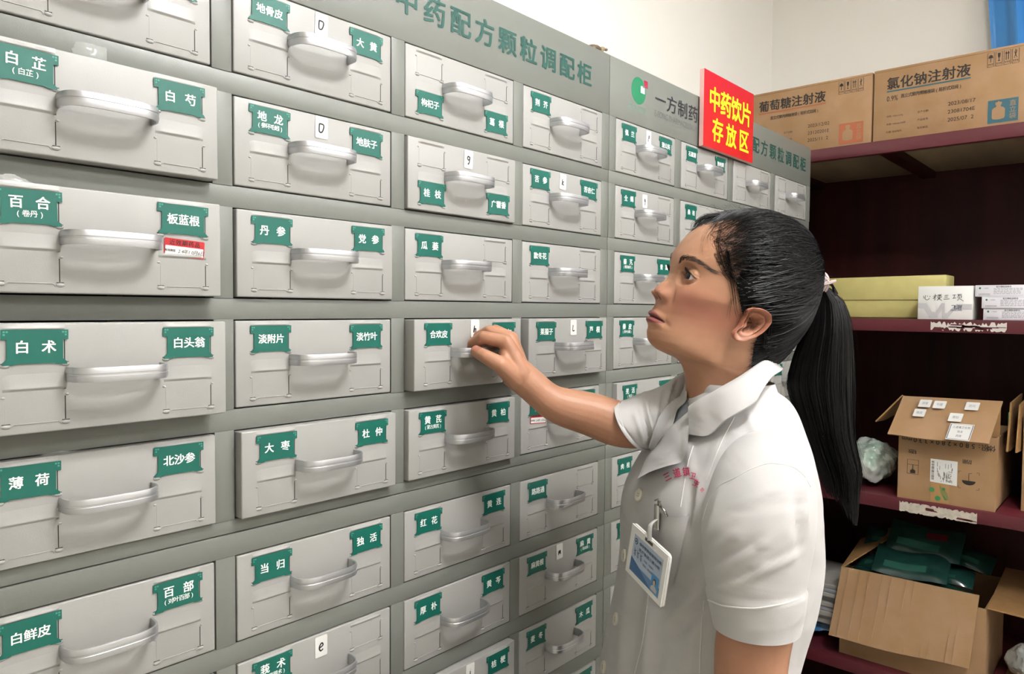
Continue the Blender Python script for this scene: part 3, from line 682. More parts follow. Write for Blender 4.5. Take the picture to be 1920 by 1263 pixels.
# the box wall continues up to the hinge behind the flap
up = MB(); slab(up, (x0+.03, y1, zl+hb-.002), (0, y0-y1, 0), (.002, 0, .092), .004); up.build('inner_flap', M_CARDIN, rt)
lf = MB(); flap(lf, np.array((x0+.04, y0+.002, zl+.286)), np.array((x0+.24, y0+.002, zl+.24)), np.array((x0+.24, y0+.07, zl+.20)), np.array((x0+.00, y0+.062, zl+.205)), m=0); lf.build('side_flap', M_CARDIN, rt, smooth=30)
for (u, v, w, h, txt) in ((.27, .20, .062, .15, '茯苓'), (.42, .21, .062, .15, '牛膝'), (.74, .20, .066, .15, '防风'), (.25, .44, .060, .15, '陈皮'), (.62, .49, .066, .16, '黄柏')):
    s = MB(); f3 = lambda a, c, t=0.: tuple(onflap(u+a, v-c, t))
    s.prism(rrect(-w, -h*.62, w, h*.62, .012), f3, .0003, 0)
    s.text(txt, lambda a, c: f3(a*4.2, c*9.0, .0007), .0075, 0, 0, bold=.0, m=1)
    s.build('paper_sticker', [M_STICK, mat('pale_ink', '#8a8a92', .6)], rt)['label'] = 'small white handwritten sticker on the flap'
s = MB(); f3 = lambda a, c, t=0.: tuple(onflap(.71+a, .82-c, t)); s.prism(rrect(-.115, -.19, .115, .19, .004), f3, .0003, 0)
stroke(s, [(-.105, -.17), (.105, -.17), (.105, .17), (-.105, .17), (-.105, -.17)], .008, lambda a, c: f3(a, c, .0006), 1)
for i, t in enumerate(('三道镇卫生院', '地龙', '药房')): s.text(t, lambda a, c: f3(a*4.2, c*9, .0006), .0062, 0, .0115-.0110*i, bold=.0, m=1, pitch=.0068)
s.build('address_label', [M_STICK, mat('blue_ink', '#3a4a60', .6)], rt)['label'] = 'bordered paper label low on the flap'
# second carton edge behind it, flaps towards the viewer
rt2 = empty('cardboard_box', (2.5, -.60, zl)); tag(rt2, 'second brown cardboard box to the right of the stickered one, cut off by the frame', 'cardboard box')
open_box(2.36, 2.62, -.500, -.78, zl, .25).build('box_body', M_CARD, rt2)
for k, (yy, tz) in enumerate(((-.474, .0), (-.494, .004))):
    b = MB(); flap(b, np.array((2.34, yy, zl+.288-tz)), np.array((2.50, yy-.005, zl+.30)), np.array((2.48, yy-.002, zl+.16)), np.array((2.30, yy, zl+.160))); b.build('flap', M_CARDIN, rt2, smooth=30)
b = MB(); b.box((2.338, -.470, zl+.215), (2.339, -.452, zl+.262)); 
b = MB(); b.box((2.33, -.4692, zl+.215), (2.36, -.4684, zl+.262)); b.build('green_tape', mat('tape_green', '#3a8a52', .5), rt2)

# bottom shelf: large open carton with green packets, papers, blue packet, plastic
zb = SZ[3]
rt = empty('cardboard_box', (2.47, -.24, zb)); tag(rt, 'large open cardboard box on the bottom shelf filled with green packets', 'cardboard box')
x0, x1, y0, y1 = 2.315, 2.62, -.062, -.436
b = open_box(x0, x1, y0, y1, zb, .235); b.build('box_body', M_CARD, rt)
b = MB(); flap(b, np.array((x0-.006, y0-.002, zb+.264)), np.array((x0-.006, y1+.016, zb+.271)), np.array((x0-.045, y1+.030, zb+.075)), np.array((x0-.055, y0+.016, zb+.062)), wob=.0025)
for j in range(11):                                       # crease ridges of the corrugation
    u = .06+.085*j+.02*math.sin(3*j)
    pa = (1-u)*np.array((x0-.0072, y0-.002, zb+.262))+u*np.array((x0-.0072, y1+.016, zb+.269)); pb = (1-u)*np.array((x0-.0557, y0+.015, zb+.065))+u*np.array((x0-.0457, y1+.030, zb+.078))
    b.tube([pa, (pa+pb)/2, pb], .0009, 5)
b.build('front_flap', M_CARD, rt, smooth=40)
b = MB(); flap(b, np.array((x0+.0, y1-.002, zb+.240)), np.array((x1, y1-.002, zb+.27)), np.array((x1, y1-.18, zb+.27)), np.array((x0+.02, y1-.16, zb+.225))); b.build('side_flap', M_CARDIN, rt, smooth=30)
b = MB(); flap(b, np.array((x0+.0, y0+.004, zb+.256)), np.array((x0+.2, y0+.004, zb+.30)), np.array((x0+.22, y0-.10, zb+.36)), np.array((x0+.17, y0-.09, zb+.33))); b.build('side_flap', M_CARDIN, rt, smooth=30)
b = MB(); 
for k in range(3): b.tube([(x0-.006, y1+.004+.004*k, zb+.05), (x0-.006, y1+.004+.004*k, zb+.035)], .0012, 5)
b.build('staples', M_ALU, rt)
M_GP = mat('green_packet_plastic', '#163c35', .3, coat=.4, noise=.35, nscale=25); M_GP2 = mat('green_packet_label', '#28584b', .35, coat=.3)
M_RP = mat('packet_red_print', '#5a1418', .4)
random.seed(11)
pk = [(2.364, -.150, .232, .070, .036, .1, .42), (2.364, -.315, .236, .078, .036, -.08, .42), (2.425, -.150, .262, .070, .036, -.06, .42), (2.425, -.310, .266, .078, .036, .06, .42), (2.39, -.235, .290, .098, .055, .05, .55), (2.46, -.255, .345, .100, .055, -.05, .75), (2.50, -.150, .318, .070, .040, .1, .6), (2.51, -.365, .305, .060, .040, -.1, .5)]
desc = ['low at the front left of the large box', 'low at the front right of the large box', 'in the second row on the left, red print', 'in the second row on the right of the large box', 'lying across the two front rows', 'topmost in the middle with dark red print', 'leaning at the back left of the large box', 'leaning at the back right of the large box']
for i, (px, py, dz, a, c, rot, tl) in enumerate(pk):
    b = MB(); n = 14; P = []; Q = []
    for iu in range(n+1):
        r1, r2 = [], []
        for iv in range(n+1):
            u, v = iu/n*2-1, iv/n*2-1
            th = .011*(1-u**4)*(1-v**4)+.0012+.003*math.sin(7*u+i)*math.sin(5*v+2*i)*(1-u*u)*(1-v*v)
            x_, y_ = u*c, v*a
            for s_, row in ((1, r1), (-1, r2)):
                p = np.array((x_, y_, s_*th+.006*math.sin(3*v+i)))
                p = np.array((p[0]*math.cos(tl)+p[2]*math.sin(tl)*-1, p[1], p[0]*math.sin(tl)+p[2]*math.cos(tl)))
                p = np.array((p[0]*math.cos(rot)-p[1]*math.sin(rot), p[0]*math.sin(rot)+p[1]*math.cos(rot), p[2]))
                row.append(p+np.array((px, py, zb+dz)))
        P.append(r1); Q.append(r2)
    b.grid(P, 0, False, lambda iu, iv: (1 if 3 <= iu < 6 and 4 <= iv < 12 else (2 if 8 <= iu < 11 and 3 <= iv < 7 and i in (2, 5) else 0)))
    b.grid(Q, 0)
    tag(b.build('herb_packet', [M_GP, M_GP2, M_RP], smooth=40), 'dark green plastic herb packet '+desc[i], 'packet', 'green packets in the large open box')
# papers and blue packet left of the box
M_PAPER = mat('paper_stack', '#b9b6ae', .7, noise=.2, nscale=300, stretch=(.02, .02, 1))
b = MB(); random.seed(2); z = zb+.062
for i in range(9):
    h = random.uniform(.010, .018); dx, dy = random.uniform(-.01, .012), random.uniform(-.004, .004)
    b.bbox((2.33+dx, -.046+dy, z), (2.56+dx, .150+dy, z+h), .002, 1, i % 2); z += h
b.build_name = None
tag(b.build('paper_stack', [M_PAPER, mat('paper_stack_cool', '#a7a8ad', .7)], smooth=30), 'stack of papers and plastic sheets left of the large open box', 'papers')
crumple('plastic_packet', (2.42, .045, zb+.031), (.10, .098, .030), [mat('blue_plastic', '#3f78b0', .25, coat=.5, noise=.3, nscale=15, col2='#a8c4dc')], 9, 'blue plastic packet under the stack of papers', 'packet', n=26, amp=.2, flatz=zb+.001)
crumple('plastic_bag', (2.36, -.53, zb+.102), (.06, .062, .055), [mat('clear_crumpled_plastic', '#9b9c98', .18, coat=.6, noise=.4, nscale=20)], 14, 'crumpled clear plastic bag on the small carton at the right edge', 'bag', n=26)
b = MB(); b.bbox((2.31, -.72, zb), (2.55, -.475, zb+.045), .003); tag(b.build('carton', M_CARD, smooth=30), 'low brown carton under the crumpled clear bag, right edge', 'carton')
b = MB(); b.bbox((2.40, -.10, -H+.08+.002), (2.62, .20, -H+.08+.06), .003)

# curtain in the top right corner, ornament on the cabinet, plastic in the drawers
M_CURT = mat('blue_satin_curtain', '#3c8fd6', .32, sheen=.4)
b = MB(); P = []
for i in range(26):
    z = .60+.72*i/25; row = []
    lead = -.345+.05*((z-.70)/.6)
    for j in range(60):
        y = lead-.55*j/59; fold = .020*math.sin(j*.62+.4*math.sin(z*3))+.008*math.sin(j*1.3+1)
        row.append((2.775+fold*(.4+.6*min(1, j/6)), y, z))
    P.append(row)
b.grid(P); b.grid([[(p[0]+.003, p[1], p[2]) for p in r] for r in P]); tag(b.build('curtain', M_CURT, smooth=60), 'shiny blue curtain hanging in the top right corner', 'curtain')
b = MB(); tz = ZTOP
b.ell((1.118, .030, tz+.012), ((.019, 0, .003), (0, .015, 0), (-.002, 0, .0085)), 0, 14, 8)
b.ell((1.139, .024, tz+.017), ((.008, 0, .002), (0, .006, 0), (0, 0, .005)), 1, 10, 6)
for dx, dy in ((-.012, -.010), (.010, -.012), (.012, .012), (-.012, .012)): b.tube([(1.118+dx, .030+dy, tz+.010), (1.118+dx*1.2, .030+dy*1.2, tz+.0008)], [.004, .003], 6, 1)
b.ell((1.150, .022, tz+.019), ((.0035, 0, 0), (0, .0035, 0), (0, 0, .0028)), 1, 8, 5)
tag(b.build('turtle_figurine', [mat('turtle_shell', '#5e4a35', .5, noise=.5, nscale=150), mat('turtle_skin', '#8a7a60', .5)], smooth=50), 'small brown turtle figurine on top of the left cabinet', 'figurine')
M_CLEAR = mat('clear_film', '#e8ebe8', .12, alpha=.28, spec=.8)
def film(c, r, seed, label):
    crumple('plastic_film', c, r, [M_CLEAR], seed, label, 'plastic bag', n=22, amp=.3)
film((.262, .012, ZT[1]+.004), (.040, .020, .032), 3, 'clear plastic bag sticking up out of the 白芷 drawer')
crumple('plastic_film', (.200, .008, ZT[2]-.001), (.030, .016, .014), [mat('grey_crumpled_plastic', '#a9a9a4', .2, coat=.5, noise=.5, nscale=60)], 6, 'crumpled grey plastic bag in the gap over the 百合 drawer', 'plastic bag', n=22, amp=.3)
film((.235, .010, ZT[4]-.004), (.034, .014, .012), 8, 'clear plastic film in the gap over the 薄荷 drawer')
# ---------------------------------------------------------------- the woman: frame of reference
def ray(x, y): return cF+cR*(x-960)/CF-cU*(y-631.5)/CF
def dep(x, y, z): return CAM+ray(x, y)*z
def proj(P):
    d = np.asarray(P)-CAM; z = d@cF; return 960+CF*(d@cR)/z, 631.5-CF*(d@cU)/z, z
S0 = dep(1380, 540, 1.0)                           # a point on the mid-plane of her body, one metre away
vh = (S0-CAM)*np.array((1, 1, 0)); vh /= np.linalg.norm(vh); Cc = -vh; Rp = np.array((-Cc[1]*-1, Cc[0]*-1, 0)); Rp = np.array((vh[1], -vh[0], 0))
AL = R_(27)
hF = -math.cos(AL)*Rp+math.sin(AL)*Cc; hL = math.cos(AL)*Cc+math.sin(AL)*Rp; hZ = np.array((0, 0, 1.))
def Q(px, py, l=0.):                               # point at lateral offset l from her mid-plane along a line of sight
    d = ray(px, py); t = ((S0+hL*l-CAM)@hL)/(d@hL); return CAM+d*t
def spl(x, y, xq):                                 # smooth curve through points (pchip-like)
    x = np.array(x, float); y = np.array(y, float); h = np.diff(x); dl = np.diff(y)/h; m = np.zeros(len(x))
    for i in range(1, len(x)-1):
        if dl[i-1]*dl[i] > 0:
            w1, w2 = 2*h[i]+h[i-1], h[i]+2*h[i-1]; m[i] = (w1+w2)/(w1/dl[i-1]+w2/dl[i])
    m[0], m[-1] = dl[0], dl[-1]
    xq = np.clip(np.array(xq, float), x[0], x[-1]); i = np.clip(np.searchsorted(x, xq, 'right')-1, 0, len(x)-2)
    t = (xq-x[i])/h[i]
    return (2*t**3-3*t**2+1)*y[i]+(t**3-2*t**2+t)*h[i]*m[i]+(-2*t**3+3*t**2)*y[i+1]+(t**3-t**2)*h[i]*m[i+1]
def cat(xy, n):                                    # smooth open path through 3-D points
    p = np.array(xy, float); s = np.r_[0, np.cumsum(np.linalg.norm(np.diff(p, axis=0), axis=1))]
    q = np.linspace(0, s[-1], n)
    return np.stack([spl(s, p[:, i], q) for i in range(p.shape[1])], 1)
g = lambda x, s: np.exp(-(x/s)**2)
sst = lambda a, b, x: (lambda t: t*t*(3-2*t))(np.clip((x-a)/(b-a), 0, 1))

O0 = Q(1257, 512); eU = Q(1273, 468)-Q(1215, 622); eU /= np.linalg.norm(eU)
eF = np.cross(eU, hL); eF = eF if eF@hF > 0 else -eF; eF /= np.linalg.norm(eF)
def ful(P):
    d = np.asarray(P)-O0; return d@eF, d@eU, d@hL
def pxfu(px, py): f, u, _ = ful(Q(px, py)); return f, u
# rings: front px, back px, half width, front squareness
RG = [((1390, 406), (1402, 405.5), 6, 2.0), ((1370, 409), (1425, 410), 28, 2.0), ((1345, 414), (1452, 420), 46, 2.05), ((1320, 424), (1482, 437), 58, 2.1), ((1300, 438), (1503, 462), 66.5, 2.15), ((1285, 453), (1514, 490), 71, 2.2),
      ((1273.5, 468), (1518, 515), 73, 2.3), ((1266, 484), (1517, 535), 72.5, 2.35), ((1261.5, 498), (1515, 550), 71, 2.35), ((1258.5, 512), (1511, 565), 69.5, 2.35), ((1254, 525), (1506, 580), 68.5, 2.35), ((1248.5, 538), (1501, 594), 67, 2.35), ((1242.5, 550), (1495, 606), 65.5, 2.3),
      ((1237, 561), (1489, 617), 62, 2.2), ((1233, 570), (1483, 627), 59.5, 2.1), ((1229.8, 578), (1477, 636), 57.5, 2.05), ((1226.6, 587), (1470, 646), 55.5, 2.0), ((1223.2, 597), (1464, 654), 53.5, 2.0), ((1220, 606), (1458, 661), 52, 2.0), ((1217, 614), (1452, 668), 50.5, 2.0),
      ((1215.5, 622), (1446, 675), 49.5, 2.0), ((1216, 633), (1440, 683), 48.8, 2.0), ((1220.5, 643), (1434, 691), 48.2, 2.0), ((1232, 654), (1428, 700), 47.5, 2.0), ((1251, 663.5), (1424, 709), 47, 2.0), ((1269, 672), (1421, 717), 47.5, 2.0), ((1281, 686), (1420, 727), 47, 2.0), ((1286.5, 703), (1420, 741), 47.5, 2.0), ((1289, 724), (1423, 757), 49, 2.0), ((1289.5, 745), (1428, 775), 51, 2.0), ((1297, 775), (1428, 800), 50, 2.0), ((1310, 830), (1430, 850), 48, 2.0)]
NK = len(RG); seg = [4]*NK
for i in range(5, 24): seg[i] = 9
sq = np.concatenate([np.linspace(i, i+1, seg[i], endpoint=False) for i in range(NK-1)]+[[NK-1]])
kk = np.arange(NK)
FA = np.array([Q(*r[0]) for r in RG]); BA = np.array([Q(*r[1]) for r in RG])
Fs = np.stack([spl(kk, FA[:, i], sq) for i in range(3)], 1); Bs = np.stack([spl(kk, BA[:, i], sq) for i in range(3)], 1)
Ws = spl(kk, [r[2]/1000 for r in RG], sq); Ns = spl(kk, [r[3] for r in RG], sq)
for _ in range(6): Ws[1:-1] = (Ws[:-2]+2*Ws[1:-1]+Ws[2:])/4
TT = np.concatenate([np.linspace(-math.pi, -1.35, 80, endpoint=False), np.linspace(-1.35, 1.35, 250, endpoint=False), np.linspace(1.35, math.pi, 80, endpoint=False)])
ct, stn = np.cos(TT), np.sin(TT)
HP = np.zeros((len(sq), len(TT), 3))
for i in range(len(sq)):
    c, al = (Fs[i]+Bs[i])/2, (Fs[i]-Bs[i])/2; n = np.where(ct > 0, Ns[i], 2.0)
    X = np.sign(ct)*np.abs(ct)**(2/n); Y = np.sign(stn)*np.abs(stn)**(2/n)
    HP[i] = c+X[:, None]*al+(Y*Ws[i])[:, None]*hL
HP0 = HP.copy()
# ---- features, in head coordinates f (forward), u (up), l (her left)
f, u, l = ful(HP); front = ct[None, :] > 0.05
EY = Q(1306, 523, .0315); fe, ue, le = ful(EY)
mm = .001; PX = .000725
la = np.abs(l); sg = np.sign(l)
d = np.zeros_like(f)
d -= .0050*g(la-.030, .0135)*g(u-ue-.0005, .0100)               # sockets
d += .0022*g(la-.034, .016)*g(u-ue-.019, .0075)                 # brow ridge
d += .0030*g(la-.044, .015)*g(u-ue+.020, .014)                  # cheek bones
d += .0020*g(la-.036, .014)*g(u-ue+.040, .014)
d -= .0015*g(la-.050, .012)*g(u-ue+.058, .015)
# nose
nu = np.array([20, 0, -12.5, -20, -26, -33, -38.5, -43, -46.4, -48.6, -51, -56])*PX
nh = np.array([0, .6, 5.2, 9.6, 13.2, 16.3, 17.2, 15.6, 12.2, 8.0, 3.4, 0])*PX*1.02
Fb = f[:, np.argmin(np.abs(TT))]; 
hN = np.interp(u, nu[::-1], nh[::-1])
wN = np.interp(u, np.array([-56, -46, -38, -26, -12, 5])*PX, [.0105, .0105, .0100, .0090, .0078, .0085])
d += hN*(.72*g(la, wN)+.28*g(la, wN*1.9))
d += .0092*g(la-.0158, .0068)*g(u+.0325+.10*(f-0), .0068)                 # wings
d -= .0030*g(la-.0255, .0036)*g(u+.0320, .0080)                 # crease beside them
nost = g(la-.0068, .0034)*g(u+.0362, .0024); d -= .0045*nost
# muzzle and lips
um = -86.5*PX                                                     # mouth line
ml = um-.0040*(la/.022)**2
lw = .0235
lat = np.clip(1-(la/lw)**2, 0, 1)
d += .0030*g(la, .026)*g(u-um, .016)
upl = (u-ml); 
d += .0040*lat**.55*g(upl-.0042, .0042)*(1-.18*g(la, .003)*(upl > .004))
d += .0046*lat**.6*g(upl+.0052, .0044)
d -= .0034*g(upl, .0012)*sst(0, .35, lat)
d -= .0020*g(la-.0245, .004)*g(upl, .004)                        # corners
d -= .0010*g(la, .0028)*g(u-(um+.0125), .005)                    # philtrum
d += .0010*g(la-.0045, .0018)*g(u-(um+.0125), .005)
d -= .0012*g(la, .016)*g(u-(um-.0155), .0045)                    # groove above the chin
d += .0008*g(la, .014)*g(u-(um-.0265), .010)
d = np.where(front, d, 0)
HP = HP+d[..., None]*eF
# ---- eyelids: a lid sphere around the ball with an almond opening
f, u, l = ful(HP)
RB = .0148
opening = np.zeros_like(f); lidedge = np.zeros_like(f)
for s in (1, -1):
    x = (l*s-le); y = u-ue; r2 = x*x+y*y
    sph = fe+np.sqrt(np.clip((RB+.0014)**2-r2, 0, None)); inside = (r2 < (RB+.0014)**2) & front & (l*s > 0)
    wgt = 1-sst(.0120, .0170, np.sqrt(r2)); 
    newf = np.where(inside, (1-wgt)*np.maximum(f, sph-.0035*sst(.0125, .016, np.sqrt(r2)))+wgt*np.maximum(sph, f-.004), f)
    xr = x/.0140; top = .0051*(1-np.clip(np.abs(xr+.05), 0, 1)**2.3)-.0024*xr; bot = -.0048*(1-np.clip(np.abs(xr-.10), 0, 1)**2.3)-.0024*xr
    q = np.minimum(top-y, y-bot); op = front & (l*s > 0) & (np.abs(xr) < 1) & (q > 0)
    edge = sst(-.0016, 0, q)*(np.abs(xr) < 1.12)
    newf = np.where(op, fe+np.sqrt(np.clip((RB-.0012)**2-r2, 0, None))-.0016*sst(0, .0006, q), newf)
    # crease above the upper lid
    cr = y-(top+.0030); newf = newf-np.where(front & (l*s > 0) & (np.abs(xr) < 1.15) & ~op, .0011*g(cr, .0007), 0)
    HP = HP+np.where(front & (l*s > 0), newf-f, 0)[..., None]*eF
    f, u, l = ful(HP)
    opening = np.maximum(opening, op*1.0); lidedge = np.maximum(lidedge, (~op)*edge*front*(l*s > 0))
def roll(P):                                                      # her head leans a little: the far side sits higher
    P = np.asarray(P, float); l_ = np.minimum(ful(P)[2], 0); return P+eU*(.40*l_**2/(.02-l_))[..., None]
HPS = HP.copy()
# ---- skin tint (r = lips, g = blush, b = painted shade in nostrils, mouth line and ears, plus scalp stubble)
la = np.abs(l)
lipm = (lat > .02)*front*np.clip(1.25*sst(-.0002, .0016, .0082*lat**.65-.0012*g(la, .003)-upl)*sst(-.0002, .0016, upl+.0096*lat**.6), 0, 1)
lipm = lipm*sst(0.0, .12, lat)
blush = .42*g(la-.048, .022)*g(u-ue+.032, .018)+.35*g(la, .014)*g(u+.029, .012)+.25*g(la-.04, .03)*g(u-ue+.045, .02)
dark = np.clip(nost*1.0, 0, 1)+.65*lidedge*0+.9*opening*.0+.75*g(upl, .0009)*sst(0, .3, lat)*front  # shade painted into the nostrils and along the mouth line
mole = g(l-.018, .0011)*g(u+.020, .0011)+g(l-.052, .0010)*g(u-ue+.048, .0010); dark = np.clip(dark, 0, 1)
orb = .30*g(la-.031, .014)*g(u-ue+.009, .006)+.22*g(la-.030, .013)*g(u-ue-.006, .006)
HP = roll(HP); HP0 = roll(HP0)
pxx, pyy, _ = proj(HP.reshape(-1, 3)); pxx = pxx.reshape(f.shape); pyy = pyy.reshape(f.shape)
from mathutils.bvhtree import BVHTree
def grid_faces(k, n, wrap=True):
    return [(i*n+j, i*n+(j+1) % n, (i+1)*n+(j+1) % n, (i+1)*n+j) for i in range(k-1) for j in range(n if wrap else n-1)]
def bvh_of(mbs):
    v = []; fcs = []
    for b in mbs:
        o = len(v); v += [Vector(p) for p in b.v]; fcs += [tuple(i+o for i in f) for f in b.f]
    return BVHTree.FromPolygons(v, fcs)
def cast(bvh, px, py):
    d = Vector(ray(px, py)).normalized(); h = bvh.ray_cast(Vector(CAM), d); return h      # (loc, normal, idx, dist)
def drape(bvh, px, py, off, fall=None):
    h = cast(bvh, px, py)
    if h[0] is None: return np.array(fall) if fall is not None else None
    n = Vector(h[1]); d = Vector(ray(px, py)).normalized()
    if n.dot(d) > 0: n = -n
    return np.array(h[0]-d*(off/max(.30, -n.dot(d))))
def remesh(mb, vox, smooth=4, fac=.5):
    me = bpy.data.meshes.new('tmp'); me.from_pydata([tuple(p) for p in mb.v], [], mb.f); me.update()
    o = bpy.data.objects.new('tmp', me); COL.objects.link(o)
    m = o.modifiers.new('r', 'REMESH'); m.mode = 'VOXEL'; m.voxel_size = vox
    s = o.modifiers.new('s', 'SMOOTH'); s.iterations = smooth; s.factor = fac
    dg = bpy.context.evaluated_depsgraph_get(); dg.update(); r = bpy.data.meshes.new_from_object(o.evaluated_get(dg))
    v = np.zeros(len(r.vertices)*3); r.vertices.foreach_get('co', v); fs = [tuple(p.vertices) for p in r.polygons]
    bpy.data.objects.remove(o); bpy.data.meshes.remove(me); bpy.data.meshes.remove(r)
    return v.reshape(-1, 3), fs
body = MB(); TINT = []
def badd(vs, fs, tint=None):
    body.add(vs, fs); TINT.extend([(0, 0, 0, 0)]*len(vs) if tint is None else tint)
nh_ = len(TT)
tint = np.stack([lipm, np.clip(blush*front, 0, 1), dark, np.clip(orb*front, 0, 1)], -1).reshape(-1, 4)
badd(list(HP.reshape(-1, 3)), grid_faces(len(sq), nh_), [tuple(t) for t in tint])
body.f.append(tuple(range(nh_-1, -1, -1))); body.m.append(0)
headb = MB(); headb.v = list(body.v); headb.f = list(body.f)
HB = bvh_of([headb])
# ---- ears (near one follows the photo, far one mirrors it)
rim = [(1400, 590), (1403, 581.5), (1412, 577.5), (1424, 578.5), (1437, 584), (1445.5, 593), (1446, 602), (1440.5, 612), (1431, 622), (1419, 630), (1406, 635.5), (1394, 638.8), (1384, 638), (1377.5, 633), (1376.5, 626), (1381, 618.5), (1388, 612), (1392, 605), (1396, 597)]
rl = [.0705, .074, .0775, .080, .082, .083, .083, .082, .0805, .079, .0775, .0755, .0735, .072, .071, .070, .0695, .0695, .0695]
nr = 64
rim3 = np.array([list(Q(p[0], p[1], q)) for p, q in zip(rim+rim[:1], rl+rl[:1])]); rim3 = cat(rim3, nr+1)[:-1]
cen = Q(1409, 610, .0690)
prof = [(1.0, -.0095), (1.03, -.0040), (1.035, .0000), (.99, .0022), (.93, .0018), (.86, -.0012), (.79, -.0030), (.72, -.0016), (.64, .0004), (.55, -.0012), (.44, -.0062), (.30, -.0088), (.14, -.0090), (.01, -.0088)]
def ear(side):
    P = []
    for k_, (s, h) in enumerate(prof):
        row = []
        for j in range(nr):
            a = j/nr
            lobe = math.exp(-((a-.64)/.10)**2)                        # lobe: full and flat
            trag = math.exp(-((a-.87)/.05)**2)
            hh = h*(1-.75*lobe)+(.0016*lobe if s < .9 and s > .4 else 0)+(.0040*trag if .5 < s < .9 else 0)
            p = cen+(rim3[j]-cen)*s+hL*hh
            if s < .6: p = p-hL*0.0
            row.append(p)
        P.append(row)
    if side < 0: P = [[p-2*hL*((p-S0)@hL) for p in r] for r in P]
    return P
for side in (1, -1):
    P = ear(side); fl_ = [p for r in P for p in r]
    tn = []
    for k_, (s, h) in enumerate(prof):
        tn += [(0, .25+.2*(s > .85), .35 if s < .45 else (.18 if .7 < s < .85 else 0), 0)]*nr  # hollows of the ear tinted darker, shade put into the colour
    badd(fl_, [f if side > 0 else f[::-1] for f in grid_faces(len(prof), nr)], tn)
# ---- arms and hands
ARM = MB()
def limb(pts, rad, n=40, k=20, flat=None):
    p = cat(pts, n); r = spl(np.linspace(0, 1, len(rad)), rad, np.linspace(0, 1, n)); ARM.tube(p, r, k)
def capsule(a, b, ra, rb):
    a, b = np.array(a), np.array(b); d = (b-a); L = np.linalg.norm(d); d /= L
    t = np.array([-1, -.92, -.7, -.38, 0]); pts = [a+d*ra*q for q in t]+[a+d*L*.5]+[b+d*rb*q for q in (0, .38, .7, .92, 1)]
    rr = [max(.0003, ra*math.sqrt(max(0, 1-q*q))) for q in t]+[(ra+rb)/2]+[max(.0003, rb*math.sqrt(max(0, 1-q*q))) for q in (0, .38, .7, .92, 1)]
    ARM.tube(pts, rr, 14)
# right arm: reaches to the drawer handle
GR = np.array((.757+.002, -.0465, -.0129-.0475))                  # middle of the handle's front bar
zg = (GR-CAM)@cF
D = lambda px, py, dz: dep(px, py, zg+dz)
wr = D(986, 713, -.020); el = D(1196, 792, -.015); mid1 = D(1042, 757, -.018); mid2 = D(1110, 777, -.016)
sh_r = Q(1318, 800, -.150)
limb([D(960, 692, -.020), wr, mid1, mid2, D(1160, 794, -.018), D(1195, 797, -.006), D(1225, 793, .012), D(1262, 790, .035), sh_r], [.0230, .0225, .0275, .0312, .0325, .031, .026, .024, .028], 60, 24)
# palm: flattened bundle of metacarpals from the wrist to the knuckles
kn = {'i': D(949, 641, -.030), 'm': D(955, 634, -.008), 'r': D(958, 634, .012), 'p': D(962, 640, .030)}
for q, (k_, a) in enumerate(kn.items()):
    off = (-.014, -.005, .005, .014)[q]
    capsule(D(978, 702, -.018)+np.array(cF)*off*.9, a, .0150, .0108 if q < 3 else .0095)
capsule(D(972, 706, -.026), D(956, 660, -.006), .0170, .0145)
def finger(pts, rad): 
    for a, b, ra, rb in zip(pts[:-1], pts[1:], rad[:-1], rad[1:]): capsule(a, b, ra, rb)
finger([kn['i'], D(906, 631.5, -.024), D(886.5, 643, -.012), D(884, 657, .004)], [.0102, .0090, .0078, .0070])
finger([kn['m'], D(917, 621, -.004), D(897, 630, .010), D(893, 650, .020)], [.0102, .0090, .0078, .0070])
finger([kn['r'], D(929, 619, .014), D(909, 628, .026), D(905, 650, .034)], [.0098, .0086, .0076, .0068])
finger([kn['p'], D(941, 624, .032), D(923, 634, .042), D(919, 652, .047)], [.0090, .0078, .0070, .0062])
TH = [D(968, 708, -.030), D(938, 683, -.048), D(911, 668.5, -.046), D(893, 659.5, -.034)]
finger(TH, [.0165, .0118, .0098, .0084])
capsule(D(968, 708, -.026), D(950, 664, -.026), .0150, .0120)      # web between thumb and index
capsule(D(945, 690, -.044), D(950, 655, -.030), .0085, .0085)
va, fa = remesh(ARM, .0016, 5)
badd(list(va), fa, [(0, .10, 0, 0)]*len(va))
# thumb nail
tn_c = TH[3]*.80+TH[2]*.20; ax = TH[3]-TH[2]; ax /= np.linalg.norm(ax); toc = CAM-tn_c; toc -= ax*(toc@ax); toc /= np.linalg.norm(toc); up_ = np.cross(ax, toc); up_ = up_ if up_[2] > 0 else -up_
toc = toc*.80+up_*.60; toc /= np.linalg.norm(toc); sd_ = np.cross(ax, toc)
NP_ = [[tn_c+ax*(.0075*a)+(.0092)*(math.cos(b_)*toc+math.sin(b_)*sd_)*(1-.08*abs(a)**3) for b_ in np.linspace(-.62, .62, 9)] for a in np.linspace(-.9, 1, 10)]
badd([p for r in NP_ for p in r], grid_faces(10, 9, False), [(0, .55, 0, 0)]*90)
